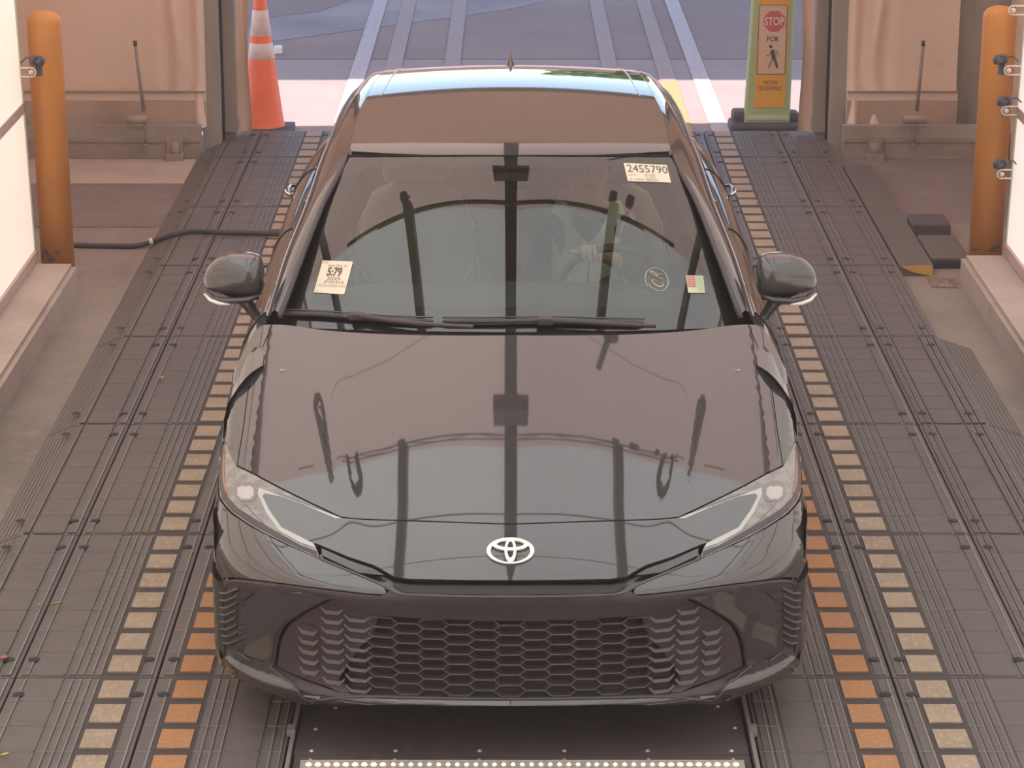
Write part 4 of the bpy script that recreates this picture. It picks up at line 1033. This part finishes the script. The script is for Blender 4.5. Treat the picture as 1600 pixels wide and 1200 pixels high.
for s in (1, -1):
    A = resamp(PIL_IN, 60); B = resamp(BL, 60); rows = []
    for k in range(9):
        u = k/8; rows.append([((a.x*(1-u)+b_.x*u)*s, a.y*(1-u)+b_.y*u, a.z*(1-u)+b_.z*u + .026*math.sin(math.pi*u)) for a, b_ in zip(A, B)])
    b = MB(); b.grid(rows); cb(b, 'pillar_and_roof_rail', M['paint'])
    b = MB(); b.tube([(p.x*s, p.y, p.z+.004) for p in resamp(BL, 50)], .007, 6); cb(b, 'window_top_moulding', M['satin'])
    b = MB(); b.tube([(p.x*s+s*.004, p.y, p.z+.006) for p in resamp(BL, 50)][:34], .0042, 6); cb(b, 'bright_pillar_strip', M['chromeb'])
    b = MB(); b.tube([((a.x*.93+b_.x*.07)*s, a.y, a.z*.93+b_.z*.07+.004) for a, b_ in zip(A[:18], B[:18])], .010, 6); cb(b, 'windscreen_moulding', M['satin'])
    C = resamp(BELT, 60)
    b = MB(); b.grid([[(p.x*s, p.y, p.z) for p in B], [((p.x+q.x)/2*s + s*.012, (p.y+q.y)/2, (p.z+q.z)/2) for p, q in zip(B, C)], [(p.x*s, p.y, p.z) for p in C]]); cb(b, 'side_window', M['sideglass'])
    b = MB(); b.tube([(p.x*s, p.y, p.z) for p in C], .007, 6); cb(b, 'belt_moulding', M['satin'])
    # upper door skin from belt to shoulder and the flank down to the sill
    D = resamp(SHO, 60); C2 = resamp([(.800, 1.2, .862), (.812, 1.42, .895)] + BELT + [(.60, 4.75, 1.03)], 60)
    rows = []
    for k in range(7):
        u = k/6; rows.append([((a.x*(1-u)+b_.x*u)*s, a.y*(1-u)+b_.y*u, a.z*(1-u)+b_.z*u + .020*math.sin(math.pi*u)*(1)) for a, b_ in zip(C2, D)])
    for dx, dz in ((.014, -.05), (.022, -.14), (.020, -.28), (.026, -.42), (.010, -.55), (-.03, -.66)):
        rows.append([((d.x+dx)*s, d.y, d.z+dz) for d in D])
    b = MB(); b.grid(rows); cb(b, 'flank', M['paint'])
    for (y_, nm) in ((1.52, 'a'), (2.62, 'b'), (3.62, 'c')):
        i = min(range(60), key=lambda q: abs(D[q].y-y_)); b = MB(); b.tube([(r[i][0]+s*.001, r[i][1], r[i][2]+.001) for r in rows], .003, 5); cb(b, 'door_gap', M['paintd'])
    # front flank under the wing
    b = MB(); rows = []
    for z in (.60, .5, .4, .3, .2):
        rows.append([(s*(float(xw)), float(fa(xw))+.10, z) for xw in (.80, .86, .885, .905, .915, .921, .924)])
    rows = [[(s*float(xw), float(fa(xw)+fb(z))+.016, z) for xw in np.linspace(.893, .918, 14)] for z in np.linspace(.17, .56, 12)]
    b = MB(); b.grid(rows); cb(b, 'bumper_side', M['paint'])
    # handles
    for (px_, py_) in ((425, 393), (475, 273)):
        pass
    for (y_, xx, zz) in ((2.36, .895, .875), (3.62, .885, .900)):
        h = MB(); h.tube([(s*xx, y_-.10, zz), (s*(xx+.022), y_-.075, zz+.004), (s*(xx+.026), y_, zz+.006), (s*(xx+.022), y_+.075, zz+.005), (s*xx, y_+.10, zz)], [.006, .010, .011, .010, .006], 8, flat=.8)
        ho = cb(h, 'door_handle', M['gloss'])
        h = MB(); h.tube([(s*(xx+.008), y_-.10, zz+.006), (s*(xx+.03), y_-.07, zz+.012), (s*(xx+.034), y_-.04, zz+.013)], .0035, 6); h.build('chrome_tip', M['chrome'], ho)
    # mirror
    m_ = MB()
    secs = []
    KX = [.842, .848, .862, .90, .95, .99, 1.022, 1.042, 1.052]
    fz, fh, fy = pchip(KX, [1.010, 1.012, 1.014, 1.016, 1.016, 1.012, 1.004, .996, .990]), pchip(KX, [.040, .066, .076, .080, .078, .070, .054, .034, .004]), pchip(KX, [.03, .055, .075, .088, .086, .076, .058, .036, .006])
    for q in range(44):
        x = .842 + .210*math.sin(q/43*math.pi/2 if False else q/43*1.5707)**1.0 if q > 8 else .842 + .210*math.sin(q/43*1.5707)
        zc_, hz, hy = float(fz(x)), float(fh(x)), float(fy(x)); ring = []
        for k in range(64):
            a = 2*math.pi*k/64; ca, sa = math.cos(a), math.sin(a); e = .72
            yy = (abs(ca)**e)*(1 if ca > 0 else -1)*hy; zz = (abs(sa)**e)*(1 if sa > 0 else -1)*hz
            if yy > 0: yy *= .75
            if zz < 0: zz *= .82
            ring.append((s*x, 1.76 + yy + (x-.85)*.16, zc_+zz))
        secs.append(ring)
    m_.grid(secs, 0, closed=True); m_.add(secs[0], [tuple(range(64))], 0); mo = cb(m_, 'door_mirror', M['paint'])
    b = MB(); b.tube([(s*.858, 1.69, .963), (s*.90, 1.672, .955), (s*.96, 1.682, .950), (s*1.01, 1.70, .954), (s*1.043, 1.745, .966)], [.014, .016, .015, .012, .006], 8, flat=.7); b.build('lower_trim', M['gloss'], mo)
    b = MB(); b.tube([(s*.952, 1.668, .940), (s*.99, 1.676, .942), (s*1.02, 1.694, .949), (s*1.045, 1.725, .963)], [.003, .0065, .0065, .003], 8); b.build('indicator_strip', M['white'], mo)
    b = MB()
    rows = []
    for (u, w) in ((0, 1.0), (.3, .8), (.6, .62), (1, .5)):
        cx_ = .935 - .085*u**.8; cz_ = .955 - .105*u; hw = .055*w
        rows.append([(s*(cx_+hw*math.cos(a)), 1.73 - .02*u + .035*math.sin(a)*w, cz_ + (.015*math.cos(a) if u == 0 else .02*math.cos(a)*1.2)) for a in np.linspace(0, 2*math.pi, 16, endpoint=False)])
    b.grid(rows, 0, closed=True); b.build('mirror_stalk', M['gloss'], mo)
    # wheels
    for y_ in (.98, 3.80):
        w = MB(); w.lathe([(.20, -.10), (.30, -.108), (.325, -.09), (.333, -.05), (.333, .05), (.325, .09), (.30, .108), (.20, .10)], (s*.77, y_, .334), 40, M=Matrix.Rotation(math.pi/2, 4, 'Y'))
        wo_ = cb(w, 'wheel', M['tyre'])
        w = MB(); w.lathe([(0, .075*s), (.05, .08*s), (.20, .085*s), (.232, .10*s), (.232, .02*s), (.0, .02*s)], (s*.77, y_, .334), 30, M=Matrix.Rotation(math.pi/2, 4, 'Y'))
        for k in range(5):
            a = 2*math.pi*k/5
            w.tube([(s*.845, y_+.04*math.cos(a), .334+.04*math.sin(a)), (s*.85, y_+.21*math.cos(a), .334+.21*math.sin(a))], [.028, .02], 6)
        w.build('wheel_rim', M['rim'], wo_)
# antenna fin
b = MB(); rows = []
for (z, ln_, w) in ((0, .085, .022), (.018, .07, .016), (.036, .05, .009), (.052, .032, .005), (.060, .018, .002)):
    rows.append([(w*math.cos(a), 3.80 + .05*z/.06 + ln_*math.sin(a), 1.375 + z) for a in np.linspace(0, 2*math.pi, 20, endpoint=False)])
b.grid(rows, 0, closed=True); cb(b, 'antenna_fin', M['paint'])
# rear deck and tail so that the body closes
b = MB(); rows = []
for (Y, z) in ((4.70, 1.10), (4.82, 1.06), (4.90, 1.0), (4.915, .8), (4.90, .5), (4.86, .3)):
    xw = {1.10: .60, 1.06: .66, 1.0: .72, .8: .80, .5: .82, .3: .78}[z]
    rows.append([(xw*v, Y - .16*v*v, z - .02*v*v) for v in np.linspace(-1, 1, 17)])
b.grid(rows); cb(b, 'boot_and_rear_bumper', M['paint'])
b = MB(); b.box((-.80, 1.1, .22), (.80, 4.8, .30)); b.box((-.74, 1.15, .30), (.74, 1.22, .86)); b.box((-.70, 4.2, .3), (.70, 4.25, 1.0)); cb(b, 'floor_pan', M['cabin'])
# ---- cabin
b = MB(); rows = []
for (Y, z) in ((1.22, .86), (1.45, .93), (1.75, .965), (1.93, .955), (1.98, .90), (1.96, .6)):
    rows.append([(x, Y + .18*(x/.75)**2*(1 if Y < 1.9 else .3), z - .06*(abs(x)/.75)**3) for x in np.linspace(-.74, .74, 21)])
b.grid(rows); cb(b, 'dashboard', M['dash'])
b = MB(); b.grid([[(x, Y, float(Sg(np.array(x), np.array(Y)))-.03) for x in np.linspace(-.50, .50, 9)] for Y in np.linspace(2.25, 4.2, 12)]); cb(b, 'headlining', M['cabin'])
def seat(x):
    b = MB()
    rows = []
    for (z, w, yy) in ((.42, .24, 2.78), (.60, .245, 2.83), (.80, .24, 2.88), (.95, .215, 2.92), (1.05, .17, 2.95), (1.09, .09, 2.96)):
        rows.append([(x+w*(abs(math.cos(a))**.5)*(1 if math.cos(a) > 0 else -1), yy + .07*math.sin(a) - .03*abs(math.cos(a)), z) for a in np.linspace(0, 2*math.pi, 28, endpoint=False)])
    b.grid(rows, 0, closed=True); b.bbox((x-.25, 2.3, .38), (x+.25, 2.86, .52), .05)
    b.bbox((x-.13, 2.91, 1.08), (x+.13, 3.02, 1.25), .04); so = cb(b, 'front_seat', M['seat'])
    for s in (-1, 1):
        b = MB(); b.tube([(x+s*.235, 2.80, .62), (x+s*.238, 2.83, .78), (x+s*.215, 2.87, .94), (x+s*.16, 2.89, 1.04)], .006, 6); b.build('piping', M['seatpipe'], so)
        b = MB(); b.tube([(x+s*.15, 2.76, .66), (x+s*.215, 2.785, .80)], [.008, .014], 6, flat=.5); b.build('bolster_panel', M['seatpipe'], so)
seat(-.36); seat(.36)
b = MB(); b.bbox((-.66, 3.75, .5), (.66, 4.0, 1.02), .06); cb(b, 'rear_seat', M['cabind'])
# steering wheel
WCn = Vector((.365, 2.10, .885)); ax_ = Vector((0, .90, .43)).normalized(); e1 = Vector((1, 0, 0)); e2 = ax_.cross(e1).normalized()
if e2.z < 0: e2 = -e2
b = MB(); b.tube([WCn + e1*.185*math.cos(a) + e2*.185*math.sin(a) for a in np.linspace(0, 2*math.pi, 48, endpoint=False)], .015, 10, closed=True)
for a in (math.pi*.02, math.pi*.98, -math.pi/2): b.tube([WCn + e1*.03*math.cos(a)+e2*.03*math.sin(a) - ax_*.02, WCn + e1*.18*math.cos(a)+e2*.18*math.sin(a)], [.03, .014], 8, flat=.5)
b.lathe([(0, .02), (.05, .015), (.06, 0), (.05, -.02), (0, -.02)], WCn, 20, M=ax_.to_track_quat('Z', 'Y').to_matrix().to_4x4()); cb(b, 'steering_wheel', M['satin'])
b = MB(); b.tube([(0, 2.10, 1.31), (0, 2.16, 1.29)], .01, 6); b.bbox((-.12, 2.15, 1.235), (.12, 2.19, 1.295), .012); cb(b, 'interior_mirror', M['gloss'])

# ---- windscreen papers and marks: things stuck on the glass
def on_glass(b, vs, fs, mi, off):
    X, N = march(vs, g_top, off); b.add([tuple(v) for v in X], fs, mi)
def quadmap(c, u, v):                                            # c: four corners tl, tr, br, bl; u right, v down, 0..1
    (a, b_, d, e) = [np.array(q, float) for q in c]; return tuple((a*(1-u)+b_*u)*(1-v) + (e*(1-u)+d*u)*v)
def sticker(name, corners, lab, cat, base, nx=10, ny=6, notch=False):
    t = empty(name, lab, cat, (CX, 1.8, 0)); c = U(corners)
    b = MB(); vs = [quadmap(c, i/nx, j/ny) for j in range(ny+1) for i in range(nx+1)]
    X, N = march(vs, g_top, .0012); X2 = X + N*.0012
    n = len(vs); fs = [(j*(nx+1)+i, j*(nx+1)+i+1, (j+1)*(nx+1)+i+1, (j+1)*(nx+1)+i) for j in range(ny) for i in range(nx)]
    b.add([tuple(v) for v in X2], fs, 0)
    edge = [i for i in range(nx+1)] + [j*(nx+1)+nx for j in range(1, ny+1)] + [ny*(nx+1)+i for i in range(nx-1, -1, -1)] + [j*(nx+1) for j in range(ny-1, 0, -1)]
    m = len(edge); b.add([tuple(X[i]) for i in edge] + [tuple(X2[i]) for i in edge], [(k, (k+1) % m, (k+1) % m+m, k+m) for k in range(m)], 0)
    o = b.build('paper', base, t); return t, c
def stext(t, c, s, u0, u1, v0, v1, m, bold=0.0, name='printing', off=.0032):
    vs, fs = fit_text(s, 1, 1, bold); b = MB()
    on_glass(b, [quadmap(c, u0+(x+.5)*(u1-u0), v0+(.5-y)*(v1-v0)) for x, y in vs], fs, 0, off); return b.build(name, m, t)
t, c = sticker('window_label', [(974, 255.5), (1041, 258.5), (1048, 286), (980.5, 283.5)], 'cream label printed 2455790 at the top right of the windscreen', 'label', M['paper'])
stext(t, c, '2455790', .05, .985, .08, .50, M['ink'], .0)
stext(t, c, '001725C', .42, .68, .57, .68, M['inkl'], .01); stext(t, c, '5.272', .44, .66, .71, .82, M['inkl'], .01); stext(t, c, '060700', .42, .70, .85, .96, M['inkl'], .01)
stext(t, c, 'SOLD', .05, .22, .60, .70, M['inkr'], 0); stext(t, c, '10  330060', .05, .38, .84, .95, M['inkl'], 0)
t, c = sticker('window_label', [(504.5, 407.5), (551.5, 409.5), (538, 460.5), (490.5, 457.5)], 'cream label printed 5:79 at the lower left of the windscreen', 'label', M['paper'])
stext(t, c, '5:79', .25, .74, .20, .48, M['ink'], .035)
stext(t, c, 'Exab 2025 20', .24, .84, .11, .18, M['inkl'], .01); stext(t, c, '370', .03, .20, .03, .10, M['inkl'], 0)
stext(t, c, '2025', .30, .74, .50, .59, M['ink'], 0); stext(t, c, 'X10,515', .22, .88, .61, .71, M['ink'], 0)
stext(t, c, '||||||||||||||||||||||', .06, .95, .73, .81, M['inkl'], 0); stext(t, c, '27.0', .05, .24, .94, .985, M['inkl'], 0)
# flag like two-colour sticker
t, c = sticker('flag_sticker', [(1071, 431), (1098, 431.5), (1101, 458.5), (1075, 458)], 'small red, green and cream sticker at the lower right of the windscreen', 'sticker', M['fcream'])
b = MB(); on_glass(b, [quadmap(c, u, v) for u, v in ((.04,.04),(.5,.04),(.5,.68),(.04,.68))], [(0,1,2,3)], 0, .0032); b.build('red_field', M['fred'], t)
b = MB()
for k in range(8): on_glass(b, [quadmap(c, u, v) for u, v in ((.54,.05+k*.115),(.97,.05+k*.115),(.97,.11+k*.115),(.54,.11+k*.115))], [(0,1,2,3)], 0, .0032)
b.build('green_bars', M['fgreen'], t)
b = MB()
for k in range(6): on_glass(b, [quadmap(c, u, v) for u, v in ((.06,.10+k*.1),(.48,.10+k*.1),(.48,.125+k*.1),(.06,.125+k*.1))], [(0,1,2,3)], 0, .0036)
b.build('cream_bars', M['fcream'], t)
# hand-written CR in a circle
t = empty('marker_writing', 'hand-written yellow CR inside a thin circle on the windscreen', 'writing', (CX, 1.7, 0))
def stroke(pts, r, m, nm, closed=False):
    q = curvy(U(pts + ([pts[0]] if closed else [])), 5)
    if closed: q = q[:-1]
    X, N = march(q, g_top, .002); b = MB(); b.tube([tuple(v) for v in X], r, 6, closed=closed, flat=.5); return b.build(nm, m, t)
cz_ = lambda L: [(1004+x/28.57, 416+y/28.57) for x, y in L]
stroke(cz_([(240, 935), (150, 790), (102, 640), (105, 470), (165, 290), (300, 165), (480, 100), (620, 92), (760, 140), (900, 240), (1010, 370), (1090, 530), (1125, 680), (1110, 830), (1040, 980), (930, 1080), (780, 1125), (620, 1095), (460, 1020), (340, 925), (285, 840), (262, 770)]), .0011, M['markerg'], 'circle')
stroke(cz_([(630, 675), (570, 650), (460, 620), (400, 640), (430, 710), (520, 800), (620, 870), (720, 915), (810, 920), (880, 880), (905, 820), (870, 740)]), .0012, M['marker'], 'letter_c')
stroke(cz_([(880, 590), (740, 540), (590, 480), (450, 410), (350, 310), (345, 260), (400, 240), (480, 290), (560, 370), (605, 450)]), .0012, M['marker'], 'letter_r')
stroke(cz_([(605, 450), (650, 400), (720, 370), (870, 370)]), .0012, M['marker'], 'letter_r')

# ------------------------------------------------------------------ driver
def skin_body(name, verts, edges, radii, m, parent=None, root=0, sub=2):
    me = bpy.data.meshes.new(name); me.from_pydata(verts, edges, []); o = bpy.data.objects.new(name, me); COL.objects.link(o)
    o.modifiers.new('skin', 'SKIN'); ss = me.skin_vertices[0].data
    for i, r in enumerate(radii): ss[i].radius = (r, r) if not isinstance(r, tuple) else r; ss[i].use_root = (i == root)
    o.modifiers[0].use_smooth_shade = True
    sb = o.modifiers.new('sub', 'SUBSURF'); sb.levels = sub; sb.render_levels = sub
    dg = bpy.context.evaluated_depsgraph_get(); me2 = bpy.data.meshes.new_from_object(o.evaluated_get(dg)); bpy.data.objects.remove(o)
    me2.materials.clear(); me2.materials.append(m); me2.polygons.foreach_set('use_smooth', [True]*len(me2.polygons))
    me2.name = name; o = bpy.data.objects.new(name, me2); COL.objects.link(o)
    if parent: o.parent = parent
    return o
drv = empty('person', 'person in a pale green vest and dark shirt driving, one hand on the steering wheel', 'person', (.30, 2.72, .45))
def rel(pts): return [(x-.30, y-2.72, z-.45) for x, y, z in pts]
# body with face, arms, hands and legs in one surface
V = [(.30, 2.72, .56), (.29, 2.72, .72), (.285, 2.71, .88), (.285, 2.72, .99), (.285, 2.71, 1.06), (.285, 2.69, 1.13), (.285, 2.68, 1.22), (.285, 2.69, 1.27),   # 0-7 pelvis..crown
     (.42, 2.73, .97), (.49, 2.62, .82), (.46, 2.38, .86), (.335, 2.185, .985), (.30, 2.150, 1.005),       # 8-12 left shoulder, elbow, forearm, wrist, palm
     (.15, 2.73, .97), (.08, 2.66, .80), (.11, 2.45, .68), (.14, 2.34, .64),                               # 13-16 right arm resting
     (.20, 2.60, .53), (.19, 2.25, .58), (.19, 2.02, .40), (.40, 2.60, .53), (.41, 2.25, .58), (.41, 2.02, .40)]
Ed = [(0,1),(1,2),(2,3),(3,4),(4,5),(5,6),(6,7),(3,8),(8,9),(9,10),(10,11),(11,12),(3,13),(13,14),(14,15),(15,16),(0,17),(17,18),(18,19),(0,20),(20,21),(21,22)]
Rd = [.14, .125, .13, .10, .055, .065, .085, .06, .065, .048, .040, .028, .034, .065, .048, .040, .034, .085, .065, .045, .085, .065, .045]
skin_body('body', rel(V), Ed, Rd, M['skin'], drv)
# left hand fingers closing over the rim, thumb out to the side
pal = Vector((.275, 2.125, 1.015))
rimp = WCn + e1*.185*math.cos(math.radians(123)) + e2*.185*math.sin(math.radians(123))
for k in range(4):
    base = rimp + Vector((-.012 + k*.0185, .030, .012)); L = [.9, 1, .97, .8][k]
    pts = [base + Vector((.004*k, .030, -.004)), base, base + Vector((0, -.030*L, .016)), base + Vector((0, -.054*L, .002)), base + Vector((0, -.058*L, -.022)), base + Vector((.001, -.046*L, -.038))]
    skin_body('finger', rel([tuple(p_) for p_ in pts]), [(i, i+1) for i in range(5)], [.011, .011, .0105, .010, .009, .0075], M['skin'], drv, sub=2)
base = rimp + Vector((-.018, .035, .0)); pts = [base + Vector((.02, .01, 0)), base, base + Vector((-.028, -.012, .002)), base + Vector((-.048, -.026, .004))]
skin_body('thumb', rel([tuple(p_) for p_ in pts]), [(0,1),(1,2),(2,3)], [.014, .0125, .011, .009], M['skin'], drv)
b = MB(); b.bbox((rimp.x-.02-.30, rimp.y+.025-2.72, rimp.z-.02-.45), (rimp.x+.062-.30, rimp.y+.065-2.72, rimp.z+.022-.45), .014); b.build('palm', M['skin'], drv)
# clothes
skin_body('shirt', rel([V[0], V[1], V[2], V[3], (.285, 2.712, 1.052), V[8], V[9], V[10], (.37, 2.235, .955), V[13], V[14], V[15]]), [(0,1),(1,2),(2,3),(3,4),(3,5),(5,6),(6,7),(7,8),(3,9),(9,10),(10,11)], [.147, .133, .138, .112, .088, .074, .057, .048, .040, .074, .057, .048], M['shirt'], drv)
vb = MB()
for s in (-1, 1):                                                # vest fronts with a deep round neck opening
    rows = []
    for z in np.linspace(.60, 1.075, 22):
        u = (z-.60)/.475; inner = .004 + .078*(max(0, (z-.945)/.13))**.5; outer = .165 if u < .75 else .165-.045*(u-.75)/.25
        rows.append([(.285+s*(inner+(outer-inner)*k/6)-.30, 2.72-.155+.13*(((inner+(outer-inner)*k/6))/.17)**2 + (.05*max(0, u-.7)/.3) - 2.72, z-.45) for k in range(7)])
    vb.grid(rows)
vb.build('vest', M['vest'], drv)
# face and hair
hd_ = Vector((.285, 2.68, 1.20))
b = MB(); R_ = []
for th in np.linspace(.05, 1.9, 12):
    R_.append([(hd_.x+.088*math.sin(th)*math.cos(a)-.30, hd_.y+.02+.10*math.sin(th)*math.sin(a)-2.72, hd_.z+.02+.105*math.cos(th)-.45) for a in np.linspace(-.5, math.pi+.5, 20)])
b.grid(R_); b.build('hair', M['hair'], drv)
for s in (-1, 1):
    b = MB(); b.lathe([(0, .006), (.005, .005), (.007, 0)], (hd_.x+s*.032-.30, hd_.y-.082-2.72, hd_.z-.0-.45), 12, M=Matrix.Rotation(math.pi/2, 4, 'X')); b.build('eye', M['hair'], drv)
    b = MB(); b.bbox((hd_.x+s*.083-.008-.30, hd_.y+.0-2.72, hd_.z-.03-.45), (hd_.x+s*.083+.008-.30, hd_.y+.03-2.72, hd_.z+.03-.45), .006); b.build('ear', M['skin'], drv)
b = MB(); b.tube([(hd_.x-.30, hd_.y-.080-2.72, hd_.z-.45), (hd_.x-.30, hd_.y-.105-2.72, hd_.z-.035-.45)], [.008, .014], 8); b.build('nose', M['skin'], drv)
b = MB(); b.tube([(hd_.x-.025-.30, hd_.y-.078-2.72, hd_.z-.06-.45), (hd_.x-.30, hd_.y-.086-2.72, hd_.z-.06-.45), (hd_.x+.025-.30, hd_.y-.078-2.72, hd_.z-.06-.45)], .005, 6); b.build('mouth', M['rust'], drv)

for o in list(bpy.data.objects):
    if o.parent and o.parent.name.split('.')[0] in ('window_label', 'flag_sticker', 'marker_writing'): o.location = (0, -o.parent.location.y, 0)
# car parts were built at the car's own axis: move everything of the car onto it
for o in bpy.data.objects:
    if o.parent is car: o.location = (o.location.x, o.location.y-2.4, o.location.z)

# thin haze volume added inside the tent to lift the dark tones
hm = bpy.data.materials.new('veil_haze'); hm.use_nodes = True; N = hm.node_tree.nodes; L = hm.node_tree.links; N.clear()
oo = N.new('ShaderNodeOutputMaterial'); vs_ = N.new('ShaderNodeVolumeScatter'); vs_.inputs['Color'].default_value = (1, .95, .97, 1); vs_.inputs['Density'].default_value = .011; vs_.inputs['Anisotropy'].default_value = .1
L.new(vs_.outputs[0], oo.inputs['Volume'])
b = MB(); b.box((-2.33, -9.3, .13), (2.43, 9.0, 3.6)); o = b.build('added_haze', hm); struct(o)
